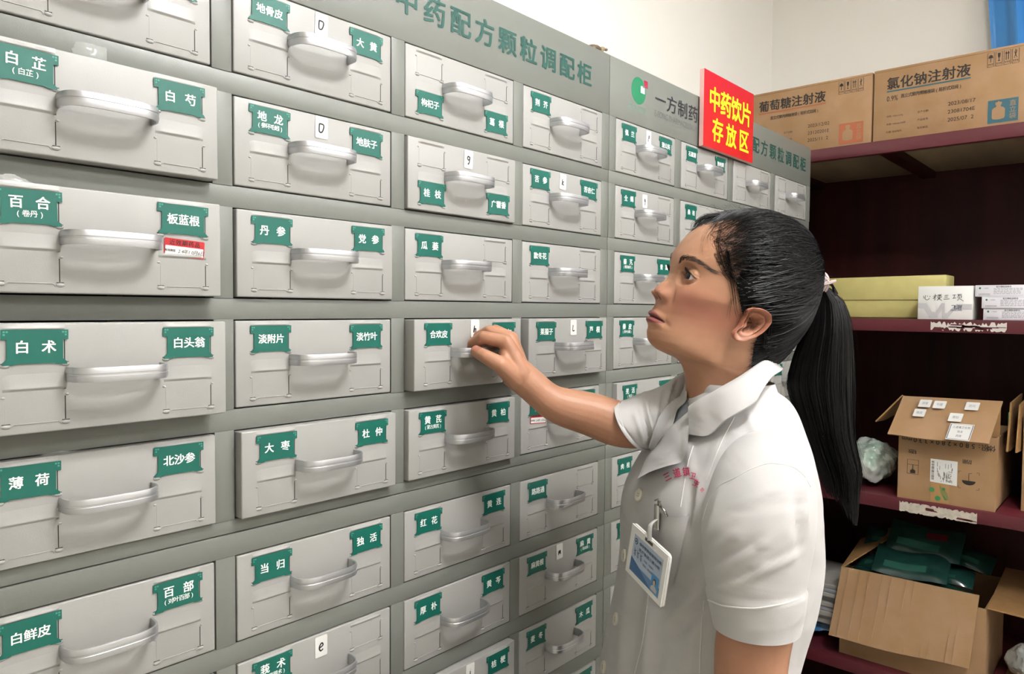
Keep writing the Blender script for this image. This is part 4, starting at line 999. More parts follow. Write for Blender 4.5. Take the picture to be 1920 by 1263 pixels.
# left arm: hangs at her side
ARM = MB()
sh_l = Q(1436, 905, .165); el_l = Q(1404, 1330, .200); wr_l = Q(1330, 1610, .190)+0*hF
limb([sh_l, Q(1430, 1000, .185), Q(1425, 1120, .195), Q(1408, 1235, .200), el_l, Q(1370, 1460, .200), wr_l], [.045, .044, .041, .0385, .0365, .034, .024], 60, 24)
hd = wr_l+np.array((0, 0, -.05))+hF*.012
for q in range(4):
    o_ = hF*(.020-.0135*q); k0 = wr_l+np.array((0, 0, -.085))+hF*.012+o_
    capsule(wr_l+o_*.5, k0, .0150, .0105)
    L_ = (.036, .041, .038, .030)[q]
    finger([k0, k0+np.array((0, 0, -L_))-hL*.006, k0+np.array((0, 0, -L_*1.65))-hL*.014, k0+np.array((0, 0, -L_*2.15))-hL*.024], [.0095, .0085, .0075, .0066])
finger([wr_l+hF*.014+np.array((0, 0, -.015)), wr_l+hF*.040+np.array((0, 0, -.045))-hL*.006, wr_l+hF*.046+np.array((0, 0, -.078))-hL*.012, wr_l+hF*.042+np.array((0, 0, -.102))-hL*.018], [.0150, .0110, .0095, .0080])
vb, fb = remesh(ARM, .0026, 5)
badd(list(vb), fb, [(0, .10, 0, 0)]*len(vb))
# ---- torso: coat loft
TR = [ # py, front silhouette px, back silhouette px, lateral half width
 (716, 1296, 1446, .058), (730, 1286, 1458, .070), (745, 1274, 1480, .088), (762, 1262, 1498, .112), (784, 1248, 1514, .138), (812, 1230, 1529, .158), (845, 1214, 1540, .170), (887, 1197, 1546, .173),
 (930, 1184, 1547, .172), (985, 1174, 1549, .170), (1059, 1164, 1538, .168), (1133, 1153, 1514, .166), (1207, 1139, 1492, .170), (1263, 1130, 1484, .176), (1340, 1116, 1486, .186), (1450, 1098, 1496, .200), (1600, 1076, 1515, .214), (1760, 1058, 1535, .225), (1900, 1040, 1550, .232)]
sa, ca = math.sin(AL), math.cos(AL)
rows_t = np.linspace(0, len(TR)-1, 150); ki = np.arange(len(TR))
py_ = spl(ki, [t[0] for t in TR], rows_t); f_ = spl(ki, [t[1] for t in TR], rows_t); b_ = spl(ki, [t[2] for t in TR], rows_t); w_ = spl(ki, [t[3] for t in TR], rows_t)
NTT = 200; tt = np.linspace(0, 2*math.pi, NTT, endpoint=False)
def folds(P, nrm, lst):
    """press long soft creases into the cloth: (x0, y0, x1, y1, width px, height m) measured on the side she shows"""
    x, y, z = proj(P); dsp = np.zeros(len(P))
    for x0, y0, x1, y1, w, h in lst:
        dx, dy = x1-x0, y1-y0; L = math.hypot(dx, dy); s = ((x-x0)*dx+(y-y0)*dy)/L; t = ((x-x0)*-dy+(y-y0)*dx)/L
        dsp += h*np.exp(-(t/w)**2)*sst(-.25*L, .25*L, s)*(1-sst(.75*L, 1.25*L, s))
    return P+nrm*dsp[:, None]
TORSO_FOLDS = [(1250, 1160, 1330, 1095, 13, .009), (1262, 1185, 1345, 1130, 12, -.006), (1225, 1120, 1290, 1180, 16, -.004), (1190, 1010, 1160, 1240, 9, .004), (1205, 1080, 1180, 1260, 9, -.004), (1222, 1150, 1208, 1260, 9, .004),
 (1300, 905, 1290, 1010, 8, -.005), (1312, 900, 1302, 990, 6, .005), (1290, 830, 1300, 900, 8, .003), (1240, 1200, 1232, 1270, 10, -.004), (1300, 1180, 1292, 1270, 13, .004), (1470, 760, 1515, 860, 9, .004), (1480, 850, 1535, 960, 9, -.004), (1350, 830, 1320, 900, 9, .003), (1395, 770, 1440, 850, 10, .003)]
TP = []
for y, fp, bp, b in zip(py_, f_, b_, w_):
    A, B = Q(fp, y, 0), Q(bp, y, 0); B = B+hZ*(A[2]-B[2]); E = np.linalg.norm(B-A)/2*ca/1.0
    bb = b; a = math.sqrt(max((E/ca*1.0)**2*ca*ca-(bb*sa)**2, .0022))/ca
    c = (A+B)/2
    n = 2.25; ctv, sv = np.cos(tt), np.sin(tt)
    X = np.sign(ctv)*np.abs(ctv)**(2/n); Y = np.sign(sv)*np.abs(sv)**(2/n)
    for _ in range(8):                                            # fit depth and place of the ring to the outline seen from the front
        row = c+hF[None, :]*(a*X)[:, None]+hL[None, :]*(bb*Y)[:, None]; xs_ = proj(row)[0]
        a = max(.055, a+((bp-fp)-(xs_.max()-xs_.min()))*.00035); c = c-hF*((fp+bp)/2-(xs_.max()+xs_.min())/2)*.0007
    TP.append(list(row))
TP = np.array(TP)
slope = np.zeros_like(TP)
def grid_normals(P):
    du = np.roll(P, -1, 1)-np.roll(P, 1, 1); dv = np.gradient(P, axis=0); n = np.cross(dv, du); n /= np.linalg.norm(n, axis=2)[..., None]+1e-12
    c = P.mean(axis=1, keepdims=True); s = np.sign(((P-c)*n).sum(2)).mean(); return n*s
# shoulders fall away from the neck to the sides
f0, u0_, l0 = ful(TP); 
TP = TP-hZ*(.035*sst(.05, .17, np.abs(l0))*(1-sst(0, 40, rows_t))[:, None])[..., None]
# bust
dz_ = TP[..., 2]-Q(1200, 945, 0)[2]
fr = sst(.2, .9, np.cos(tt))[None, :]
TP = TP+hF*(.012*g(np.abs(l0)-.075, .055)*g(dz_, .065)*fr)[..., None]
TN = grid_normals(TP)
TPf = folds(TP.reshape(-1, 3), TN.reshape(-1, 3), TORSO_FOLDS).reshape(TP.shape)
coat = MB(); coat.grid([list(r) for r in TPf], 0, True)
# ---- sleeves
def sleeve(cs, rs, cuff_from, folds_l, n=60, k=72, axes=None, tend=None):
    p = cat(cs, n); t = np.gradient(p, axis=0); t /= np.linalg.norm(t, axis=1)[:, None]
    if tend is not None:                                          # the mouth of the sleeve faces its own way
        w = sst(.45, .95, np.linspace(0, 1, n))[:, None]; t = t*(1-w)+np.array(tend)*w; t /= np.linalg.norm(t, axis=1)[:, None]
    ra = spl(np.linspace(0, 1, len(rs)), [r[0] for r in rs], np.linspace(0, 1, n)); rb = spl(np.linspace(0, 1, len(rs)), [r[1] for r in rs], np.linspace(0, 1, n))
    P = np.zeros((n, k, 3)); a = np.array(axes, float)
    for i in range(n):
        a = a-t[i]*(a@t[i]); a /= np.linalg.norm(a); b = np.cross(t[i], a)
        for j in range(k):
            q = 2*math.pi*j/k; P[i, j] = p[i]+ra[i]*math.cos(q)*a+rb[i]*math.sin(q)*b
    N = grid_normals(P); P = folds(P.reshape(-1, 3), N.reshape(-1, 3), folds_l).reshape(P.shape)
    i0 = int(cuff_from*n)                                          # turned-up cuff: one step thicker, with an inside
    N = grid_normals(P); P[i0:] += N[i0:]*.0022
    rows = [list(r) for r in P]; rows += [list(P[-1]-N[-1]*.0035), list(P[-1]-N[-1]*.004-t[-1]*.012), list(P[-1]-N[-1]*.005-t[-1]*.04)]
    return rows
LF = [(1326, 1040, 1400, 985, 5, 0.0027), (1330, 1062, 1420, 1010, 5, -0.0027), (1358, 998, 1440, 1024, 3, 0.0018), (1400, 1085, 1500, 1040, 5, 0.0027), (1350, 925, 1325, 1010, 6, 0.0030), (1505, 900, 1512, 1000, 6, 0.0045), (1490, 930, 1500, 1040, 5, -0.0030), (1330, 1095, 1420, 1068, 4, -0.0023), (1440, 1055, 1505, 1020, 5, -0.0024), (1390, 950, 1470, 915, 6, 0.0023), (1360, 965, 1450, 930, 6, -0.0023), (1370, 1060, 1470, 995, 6, 0.0021)]
LS = sleeve([Q(1440, 858, .125), Q(1434, 890, .158), Q(1428, 935, .178), Q(1419, 1010, .190), Q(1416, 1085, .195), Q(1418, 1130, .197), Q(1418, 1174, .198)], [(.030, .030), (.050, .052), (.058, .058), (.0605, .058), (.0565, .055), (.0510, .051), (.0440, .048)], .80, LF, axes=-hF)
RF = [(1203, 748, 1220, 832, 3.5, -.0025), (1210, 742, 1226, 830, 3.5, .0025), (1218, 745, 1224, 800, 3.5, -.0025), (1237, 742, 1228, 805, 4, .0022), (1246, 735, 1232, 800, 4, -.002), (1262, 718, 1246, 770, 3.5, .003), (1271, 712, 1254, 760, 3.5, -.003), (1160, 790, 1195, 835, 2.5, -.0015), (1188, 770, 1205, 825, 4, .002)]
RST = [((1163, 754), (1213, 843), 24, -.014, .0450), ((1169, 751), (1217, 841), 23, -.013, .0455), ((1178, 747), (1223, 839), 20, -.012, .0460), ((1200, 737), (1234, 837), 14, -.008, .0470), ((1226, 729, ), (1248, 835), 9, -.002, .048), ((1252, 716), (1264, 834), 5, .010, .049), ((1276, 700), (1286, 834), 2, .028, .050), ((1294, 692), (1312, 834), 0, .050, .052)]
kS = np.arange(len(RST)); qS = np.linspace(0, len(RST)-1, 56)
sT = [spl(kS, [r[0][i] for r in RST], qS) for i in (0, 1)]; sB = [spl(kS, [r[1][i] for r in RST], qS) for i in (0, 1)]
sb_, sz_, sd_2 = (spl(kS, [r[i] for r in RST], qS) for i in (2, 3, 4)); RP = []
for i in range(56):
    row = []
    for j in range(80):
        q = 2*math.pi*j/80; u_ = .5-.5*math.cos(q); sn = math.sin(q); e_ = math.copysign(abs(sn)**.85, sn)
        x_ = sT[0][i]*(1-u_)+sB[0][i]*u_; y_ = sT[1][i]*(1-u_)+sB[1][i]*u_
        row.append(D(x_-sb_[i]*e_, y_+sb_[i]*.25*e_, sz_[i]-sd_2[i]*e_))
    RP.append(row)
RP = np.array(RP); RN = grid_normals(RP); RP = folds(RP.reshape(-1, 3), RN.reshape(-1, 3), RF).reshape(RP.shape)
RN = grid_normals(RP); RP[:9] += RN[:9]*.0014
inn_ = [list(RP[0]-RN[0]*.003), list(RP[1]-RN[1]*.004), list(RP[6]-RN[6]*.006)]
RS = [list(r) for r in (inn_[::-1]+list(RP))]
lsl = MB(); lsl.grid(LS, 0, True); rsl = MB(); rsl.grid(RS, 0, True)
CB = bvh_of([coat, lsl]); CTB = bvh_of([coat])
NB = bvh_of([coat, lsl, headb])
def sheet(quad, nu, nv, off, bvh, mb, m=0, th=.0016, curl=None, depth=None):
    """cloth panel lying on a surface; quad = four edge polylines px (top, bottom) joined linearly"""
    top, bot = (cat([(p[0], p[1], 0) for p in e], nu)[:, :2] for e in quad)
    P = []
    for i in range(nv):
        v = i/(nv-1); row = []
        for j in range(nu):
            px = (1-v)*top[j]+v*bot[j]; u = j/(nu-1)
            o = off(u, v) if callable(off) else off
            p = drape(bvh, px[0], px[1], o)
            if p is None:
                p = row[-1]+(0) if row else (P[-1][j] if P else Q(px[0], px[1], .05))
                dd = ray(px[0], px[1]); tz = ((np.array(p)-CAM)@cF); p = CAM+dd*tz
            row.append(np.array(p))
        P.append(row)
    A = np.array(P)
    zc = ((A-CAM)@cF)
    for _ in range(8):                                             # let the sheet bridge dips and steps smoothly
        z2 = zc.copy(); z2[1:-1, :] = (zc[:-2, :]+zc[2:, :]+2*zc[1:-1, :])/4; z2[:, 1:-1] = (z2[:, :-2]+z2[:, 2:]+2*z2[:, 1:-1])/4; zc = z2
    dirs = (A-CAM)/((A-CAM)@cF)[..., None]; A = CAM+dirs*zc[..., None]
    mb.grid([list(r) for r in A], m)
    back = A+dirs*th; mb.grid([list(r) for r in back], m)
    e = [A[0, j] for j in range(nu)]+[A[i, -1] for i in range(1, nv)]+[A[-1, j] for j in range(nu-2, -1, -1)]+[A[i, 0] for i in range(nv-2, -1, -1)]
    e2 = [back[0, j] for j in range(nu)]+[back[i, -1] for i in range(1, nv)]+[back[-1, j] for j in range(nu-2, -1, -1)]+[back[i, 0] for i in range(nv-2, -1, -1)]
    mb.grid([e, e2], m); return A
M_COAT = mat('white_cotton', '#b9b7b5', .85, spec=.25, bump=.10, bscale=1400, sheen=.15)
_nt = M_COAT.node_tree; _pb = _nt.nodes['Principled BSDF']; _old = _pb.inputs['Normal'].links[0].from_node
_tc = _nt.nodes.new('ShaderNodeTexCoord'); _mp = _nt.nodes.new('ShaderNodeMapping'); _mp.inputs['Rotation'].default_value = (.5, .6, .3); _mp.inputs['Scale'].default_value = (1.0, 1.0, 2.2)
_n1 = _nt.nodes.new('ShaderNodeTexNoise'); _n1.inputs['Scale'].default_value = 9; _n1.inputs['Detail'].default_value = 1.5; _n1.inputs['Distortion'].default_value = .9
_b1 = _nt.nodes.new('ShaderNodeBump'); _b1.inputs['Strength'].default_value = .85; _b1.inputs['Distance'].default_value = .006
_nt.links.new(_tc.outputs['Object'], _mp.inputs[0]); _nt.links.new(_mp.outputs[0], _n1.inputs['Vector']); _nt.links.new(_n1.outputs[0], _b1.inputs['Height']); _nt.links.new(_b1.outputs[0], _old.inputs['Normal'])
M_THREAD = mat('seam_thread', '#dedbd6', .9)
person = empty('person', tuple((Q(1360, 1400, 0)*np.array((1, 1, 0)))+np.array((0, 0, -H))))
tag(person, 'woman in a white coat with a black ponytail, looking up and pulling a drawer handle', 'person')
cr_ = coat.build('coat', [M_COAT], person, smooth=80); cr_['label'] = 'white short-sleeved coat'
lsl.build('sleeve', M_COAT, cr_, smooth=50); rsl.build('sleeve', M_COAT, cr_, smooth=50)
col = MB()
inner = [(1290, 762, .030), (1308, 749, .047), (1343, 730, .062), (1392, 701, .060), (1426, 680, .036), (1443, 669, 0)]
outer = [(1291, 814, .052), (1322, 817, .080), (1357, 789, .100), (1420, 747, .108), (1452, 702, .066), (1462, 688, 0)]
def both(lst):                                                    # near side as seen, far side mirrored
    near = [Q(*p) for p in lst]; far = [p-2*hL*((p-S0)@hL) for p in near[-2::-1]]; return cat(near+far, 91)
ci, co = both(inner), both(outer); CG = []
for v in np.linspace(0, 1, 12):
    row = []
    for j in range(91):
        p = (1-v)*ci[j]+v*co[j]+hZ*(.010*math.sin(math.pi*min(1, v*1.25))*(1-.4*v))
        if j < 52:
            x_, y_, z_ = proj(p); h = cast(CB, x_, y_)
            if h[0] is not None:
                zc_ = (np.array(h[0])-CAM)@cF
                if z_ > zc_-.0045: p = CAM+(p-CAM)/z_*(zc_-.0045)
        row.append(p)
    CG.append(row)
CG = np.array(CG)
for _ in range(4):
    CG[1:-1, 1:-1] = (CG[1:-1, :-2]+CG[1:-1, 2:]+CG[:-2, 1:-1]+CG[2:, 1:-1]+4*CG[1:-1, 1:-1])/8
col.grid([list(r) for r in CG]); cin = CG-.0022*np.array(grid_normals(CG))
col.grid([list(r) for r in cin]); eo_ = list(CG[0])+list(CG[1:, -1])+list(CG[-1, -2::-1])+list(CG[-2:0:-1, 0]); ei_ = list(cin[0])+list(cin[1:, -1])+list(cin[-1, -2::-1])+list(cin[-2:0:-1, 0])
col.grid([eo_+eo_[:1], ei_+ei_[:1]])
stand = both([(p[0], p[1]+16, p[2]*1.02) for p in inner]); col.grid([list(ci), list(stand)])
col.build('collar', M_COAT, cr_, smooth=60)
lap = MB()
sheet(([(1292, 770), (1268, 790), (1256, 800), (1234, 828), (1217, 848), (1197, 893)], [(1291, 818), (1289, 835), (1278, 865), (1252, 873), (1222, 883), (1195, 897)]), 34, 14, lambda u, v: .005+.008*v, CTB, lap)
lap.build('lapel', M_COAT, cr_, smooth=60)
lap2 = MB(); RB_ = bvh_of([coat, rsl])
sheet(([(1285, 714), (1278, 739), (1258, 753), (1240, 774), (1226, 806), (1216, 838)], [(1288, 735), (1287, 749), (1270, 768), (1262, 794), (1240, 822), (1222, 846)]), 30, 10, .005, RB_, lap2)
lap2.build('lapel', M_COAT, cr_, smooth=60)
ts = MB(); sheet(([(1269, 768), (1288, 754)], [(1262, 796), (1296, 776)]), 8, 8, .002, CTB, ts)
ts.build('undershirt', mat('grey_knit', '#8b9096', .9), person, smooth=60)
# patch pocket, placket edge, seams
pk_ = MB(); sheet(([(1232, 955), (1250, 968), (1268, 969), (1292, 967)], [(1206, 1075), (1222, 1110), (1240, 1112), (1262, 1095)]), 22, 22, lambda u, v: .006*(1-v)**2*(.3+.7*math.sin(math.pi*u))+.0022, CTB, pk_)
pk_.build('chest_pocket', M_COAT, cr_, smooth=60)
sm = MB()
def seam(pts, r=.0007, off=.0002, bvh=None, n=40):
    q = cat([(a, b, 0) for a, b in pts], n); P = [drape(bvh or CB, a, b, off) for a, b, _ in q]; P = [p for p in P if p is not None]
    if len(P) > 3: sm.tube(P, r, 5)
seam([(1317, 975), (1330, 935), (1352, 908), (1376, 896), (1410, 878), (1445, 868), (1478, 872), (1505, 888), (1520, 912)], .0005)
seam([(1327, 1124), (1360, 1136), (1410, 1140), (1460, 1133), (1497, 1122)], .0008)
seam([(1440, 745), (1450, 790), (1453, 830), (1447, 866)], .0004)
seam([(1300, 835), (1292, 860), (1284, 900), (1276, 950)], .0006); seam([(1378, 780), (1352, 830), (1325, 900)], .0005)
seam([(1228, 985), (1222, 1040), (1215, 1120), (1205, 1200), (1190, 1262)], .0005)
seam([(1320, 1125), (1315, 1180), (1312, 1262)], .0006)
sm.build('stitched_seams', M_THREAD, cr_, smooth=60)
for (x, y) in ((1199.5, 928), (1172, 1041), (1156, 1160), (1133, 1250)):
    b = MB(); h = cast(CTB, x, y)
    while h[0] is None: x += 3; h = cast(CTB, x, y)
    n_ = np.array(h[1]); n_ = n_ if n_@(CAM-np.array(h[0])) > 0 else -n_; c = np.array(h[0])+n_*.002
    e1 = np.cross(n_, hZ); e1 /= np.linalg.norm(e1); e2 = np.cross(e1, n_)
    for R2_, h2 in ((.0085, 0),):
        pr = [(.0085, -.002), (.0088, .0006), (.0075, .0014), (.0060, .0008), (.002, .0007), (.0001, .0007)]
        b.grid([[c+n_*hh+rr*(math.cos(q)*e1+math.sin(q)*e2) for q in np.linspace(0, 2*math.pi, 24, endpoint=False)] for rr, hh in pr], 0, True)
    for a1_, a2_ in ((1, 1), (1, -1), (-1, 1), (-1, -1)): b.ell(c+e1*.0016*a1_+e2*.0016*a2_+n_*.0009, (e1*.0007, e2*.0007, n_*.0003), 1, 6, 4)
    b.build('button', [mat('button_cream', '#d9d3c4', .3), mat('button_hole', '#8d8778', .6)], cr_, smooth=50)
# red embroidery on the chest
em = MB()
def on(px, py, off=.0015): 
    p = drape(CTB, px, py, off); return p if p is not None else Q(px, py, .1)
for ch, x, y, s, ang in (('三', 1251, 893.5, 17, -28), ('道', 1269.5, 886.5, 18, -16), ('镇', 1286.5, 884, 17, -4), ('卫', 1299, 892, 14, 12), ('生', 1305.5, 905.5, 15, 30), ('院', 1316.5, 918, 8, 50)):
    ca2, sa2 = math.cos(R_(ang)), math.sin(R_(ang))
    em.text(ch, lambda a, c: on(x+a*.80*ca2-(-c)*sa2*.9, y+(-c)*ca2+a*.8*sa2), s, 0, 0, bold=.02)
em.build('red_embroidery', mat('red_thread', '#c2345a', .7), cr_)
# legs, shoes (below the picture)
M_TROU = mat('dark_trousers', '#23242c', .8)
for s in (1, -1):
    b = MB(); base = person.location; bx = np.array((base[0], base[1], 0))+hL*.09*s
    b.tube(cat([bx+hZ*(-.62), bx+hZ*(-.95)+hF*.01, bx+hZ*(-1.40)], 20), spl([0, .5, 1], [.082, .06, .052], np.linspace(0, 1, 20)), 20); b.build('trouser_leg', M_TROU, person, smooth=60)
    b = MB(); c = bx+hF*.05+hZ*(-H)
    P = []
    for i in range(13):
        u_ = i/12; x_ = -.085+.245*u_; w2 = .040*(.75+.35*math.sin(math.pi*min(1, u_*1.1)))*(1 if u_ < .9 else .8); h2 = .075*(1-u_)**.7+.030
        P.append([c+hF*x_+hL*w2*math.cos(q)*(math.sin(math.pi*min(.98, max(.02, u_)))**.3)+hZ*max(0.0, h2*.5+h2*.5*math.sin(q)) for q in np.linspace(0, 2*math.pi, 20, endpoint=False)])
    b.grid(P, 0, True); b.f.append(tuple(range(19, -1, -1))); b.m.append(0); b.f.append(tuple(12*20+q for q in range(20))); b.m.append(0)
    b.build('shoe', mat('white_shoe', '#d8d6d0', .6), person, smooth=60)
# ---- skin object
M_SKIN = bpy.data.materials.new('skin'); M_SKIN.use_nodes = True
nt = M_SKIN.node_tree; bs = nt.nodes['Principled BSDF']
at_ = nt.nodes.new('ShaderNodeAttribute'); at_.attribute_name = 'tint'; sp_ = nt.nodes.new('ShaderNodeSeparateColor'); nt.links.new(at_.outputs['Color'], sp_.inputs[0])
tc_ = nt.nodes.new('ShaderNodeTexCoord'); nz = nt.nodes.new('ShaderNodeTexNoise'); nz.inputs['Scale'].default_value = 55; nz.inputs['Detail'].default_value = 5
nt.links.new(tc_.outputs['Object'], nz.inputs['Vector'])
def mixc(a, b, fac):
    mx = nt.nodes.new('ShaderNodeMix'); mx.data_type = 'RGBA'
    if isinstance(a, tuple): mx.inputs[6].default_value = a
    else: nt.links.new(a, mx.inputs[6])
    mx.inputs[7].default_value = b; nt.links.new(fac, mx.inputs[0]); return mx.outputs[2]
c_ = mixc(srgb('#b08468'), srgb('#a37559'), nz.outputs[0])
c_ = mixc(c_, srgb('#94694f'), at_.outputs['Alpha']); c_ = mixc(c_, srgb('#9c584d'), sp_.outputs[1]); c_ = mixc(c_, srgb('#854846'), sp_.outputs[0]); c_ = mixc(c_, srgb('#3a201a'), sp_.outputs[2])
nt.links.new(c_, bs.inputs['Base Color']); bs.inputs['Roughness'].default_value = .48; bs.inputs['Specular IOR Level'].default_value = .42
bs.inputs['Subsurface Weight'].default_value = .12; bs.inputs['Subsurface Radius'].default_value = (1, .35, .2); bs.inputs['Subsurface Scale'].default_value = .005
n2 = nt.nodes.new('ShaderNodeTexNoise'); n2.inputs['Scale'].default_value = 900; bp_ = nt.nodes.new('ShaderNodeBump'); bp_.inputs['Strength'].default_value = .10; bp_.inputs['Distance'].default_value = .001
nt.links.new(tc_.outputs['Object'], n2.inputs['Vector']); nt.links.new(n2.outputs[0], bp_.inputs['Height']); nt.links.new(bp_.outputs[0], bs.inputs['Normal'])
# hair mask over the head grid (mirrored to the near side)
HPOLY = [(1335, 380), (1338, 404), (1347, 415), (1352, 440), (1358, 474), (1366, 502), (1377, 525), (1381, 548), (1385, 572), (1392, 598), (1401, 588), (1406, 578), (1420, 576), (1432, 584), (1436, 598), (1428, 612), (1418, 628), (1411, 646), (1407, 672), (1406, 700), (1438, 706), (1600, 660), (1600, 380)]
HPOLY2 = [(1352, 380), (1356, 402), (1382, 408), (1410, 432), (1426, 464), (1422, 490), (1400, 502), (1381, 520)]+HPOLY[6:]
def sdist(x, y, poly):
    x = np.asarray(x, float); y = np.asarray(y, float); ins = np.zeros(x.shape, bool); dm = np.full(x.shape, 1e9); n = len(poly)
    for i in range(n):
        (x0, y0), (x1, y1) = poly[i], poly[(i+1) % n]
        cnd = ((y0 > y) != (y1 > y)) & (x < (x1-x0)*(y-y0)/(y1-y0+1e-12)+x0); ins ^= cnd
        L2 = (x1-x0)**2+(y1-y0)**2; t = np.clip(((x-x0)*(x1-x0)+(y-y0)*(y1-y0))/L2, 0, 1); dm = np.minimum(dm, np.hypot(x-x0-t*(x1-x0), y-y0-t*(y1-y0)))
    return np.where(ins, dm, -dm)
f, u, l = ful(HP); MP = HP-(2*np.minimum(l, 0))[..., None]*hL
mx_, my_, _ = proj(MP.reshape(-1, 3)); SD = sdist(mx_, my_, HPOLY).reshape(f.shape)
SD = np.where(pyy > 735, -50, SD); SD2 = np.where(pyy > 735, -50, sdist(mx_, my_, HPOLY2).reshape(f.shape))
stub = (.70*sst(-22, 20, SD)+.25*sst(12, 55, SD))*(u > .02)+.46*sst(-14, 8, SD2)
tn = np.array(TINT[:HP.shape[0]*HP.shape[1]]); tn[:, 2] = np.maximum(tn[:, 2], (stub*.80).reshape(-1)); tn[:, 2] = np.maximum(tn[:, 2], (SD2 > 4).reshape(-1)*.95)
TINT[:len(tn)] = [tuple(t) for t in tn]
bo = body.build('body', M_SKIN, person, smooth=70)
ca_ = bo.data.attributes.new('tint', 'FLOAT_COLOR', 'POINT'); ca_.data.foreach_set('color', np.array(TINT, float).reshape(-1))
# eyes
M_EYE = bpy.data.materials.new('eye'); M_EYE.use_nodes = True
ne = M_EYE.node_tree; be = ne.nodes['Principled BSDF']; ae = ne.nodes.new('ShaderNodeAttribute'); ae.attribute_name = 'iris'; rpm = ne.nodes.new('ShaderNodeValToRGB')
els = rpm.color_ramp.elements; els[0].position = 0; els[0].color = (.003, .002, .002, 1); els[1].position = .205; els[1].color = (.006, .004, .003, 1)
for ps, cl in ((.23, '#2a160e'), (.44, '#1d0f0a'), (.49, '#0d0706'), (.53, '#d9cfc9'), (.85, '#e2d6d0'), (1., '#b98f88')):
    e_ = els.new(ps); e_.color = srgb(cl)
ne.links.new(ae.outputs['Fac'], rpm.inputs[0]); ne.links.new(rpm.outputs[0], be.inputs['Base Color']); be.inputs['Roughness'].default_value = .12; be.inputs['Specular IOR Level'].default_value = .35
gz = hF*.92+hZ*.26+hL*.14; gz /= np.linalg.norm(gz)
for s in (1, -1):
    eb = MB(); iris = []
    E_ = O0+eF*fe+eU*ue+hL*le*s; a1 = np.cross(gz, hZ); a1 /= np.linalg.norm(a1); a2 = np.cross(gz, a1)
    P = []
    for i in range(41):
        th = math.pi*(i/40)**1.3; bulge = 1+.05*math.exp(-(th/.42)**4)
        P.append([E_+RB*bulge*(math.cos(th)*gz+math.sin(th)*(math.cos(q)*a1+math.sin(q)*a2)) for q in np.linspace(0, 2*math.pi, 40, endpoint=False)])
        iris += [min(1, th/.84)]*40
    eb.grid([roll(r) for r in P], 0, True)
    eo = eb.build('eye', M_EYE, person, smooth=80); ia = eo.data.attributes.new('iris', 'FLOAT', 'POINT'); ia.data.foreach_set('value', iris)
# hair
M_HAIR = bpy.data.materials.new('black_hair'); M_HAIR.use_nodes = True; bh = M_HAIR.node_tree.nodes['Principled BSDF']
bh.inputs['Base Color'].default_value = srgb('#080707'); bh.inputs['Roughness'].default_value = .42; bh.inputs['Specular IOR Level'].default_value = .16
hair = MB(); rng = np.random.RandomState(7)
ctr = ((Fs+Bs)/2)[:, None, :]; CO = Q(1400, 520, 0)
outd = HP0-CO; outd = outd/np.linalg.norm(outd, axis=2)[..., None]
TIE = Q(1527, 531, 0)
thick = .0080*sst(0, 30, SD2)
# fuller at the back of the crown, drawn in towards the tie
CP = HP+outd*(thick)[..., None]
n_ = len(TT); idx = {}
def cap_faces(mask):
    fs = []
    for i in range(len(sq)-1):
        for j in range(n_):
            j2 = (j+1) % n_
            if mask[i, j] and mask[i, j2] and mask[i+1, j] and mask[i+1, j2]: fs.append((i*n_+j, i*n_+j2, (i+1)*n_+j2, (i+1)*n_+j))
    return fs
hm = (SD2 > 2) 
cf = cap_faces(hm); used = sorted({i for f_ in cf for i in f_}); rm = {v: i for i, v in enumerate(used)}; fl_ = CP.reshape(-1, 3)
hair.add([fl_[i] for i in used], [tuple(rm[i] for i in f_) for f_ in cf])
top_cap = [fl_[0]]
def on_skull(p, h):
    d_ = Vector(p-CO); L_ = d_.length
    if L_ < 1e-6: return p
    r_ = HB.ray_cast(Vector(CO), d_.normalized())
    return np.array(CO)+np.array(d_.normalized())*((r_[3] if r_[0] is not None else L_)+h)
def strand(P, r0, r1=None, k=3):
    hair.tube(P, np.linspace(r0, r1 if r1 is not None else r0*.6, len(P)), k, cap=False)
cand = np.argwhere((SD > 1) & (pyy < 720)); wts = np.ones(len(cand)); 
# weight by area so roots are even
ar = np.array([np.linalg.norm(np.cross(HP[min(i+1, len(sq)-1), j]-HP[i, j], HP[i, (j+1) % n_]-HP[i, j])) for i, j in cand]); nearw = np.where(l[cand[:, 0], cand[:, 1]] > -.02, 1.0, .35); ar = ar*nearw; ar /= ar.sum()
sel = cand[rng.choice(len(cand), 3300, p=ar)]
for i, j in sel:
    root = HP[i, j]+rng.normal(size=3)*.0008; s_ = SD[i, j]; s2_ = SD2[i, j]; h1 = rng.uniform(.0078, .0105); hs = .0006+.0080*float(sst(0, 30, s2_)); thin = s2_ < 2
    
    if thin: e1_ = 1
    tgt = TIE+np.array(rng.normal(size=3))*.007; nst = 13; wob = rng.normal()*.004; P = []
    end = rng.uniform(.75, 1.0)
    for q in range(nst):
        t_ = q/(nst-1)*end; p = (1-t_)*root+t_*tgt+hZ*wob*math.sin(math.pi*t_)+hZ*.010*math.sin(math.pi*t_)
        sink = max(0, (t_-.86)/.14)
        P.append(on_skull(p, (hs+(h1-hs)*min(1, t_*5)))*(1-sink)+(tgt)*sink if sink > 0 else on_skull(p, hs+(h1-hs)*min(1, t_*5)))
    strand(P, rng.uniform(.00018, .0003) if thin else rng.uniform(.00035, .0007), None if not thin else .0003)
patch = np.argwhere((SD > 4) & (SD2 < 6) & (pyy < 560)); patch = patch[rng.choice(len(patch), min(900, len(patch)))]
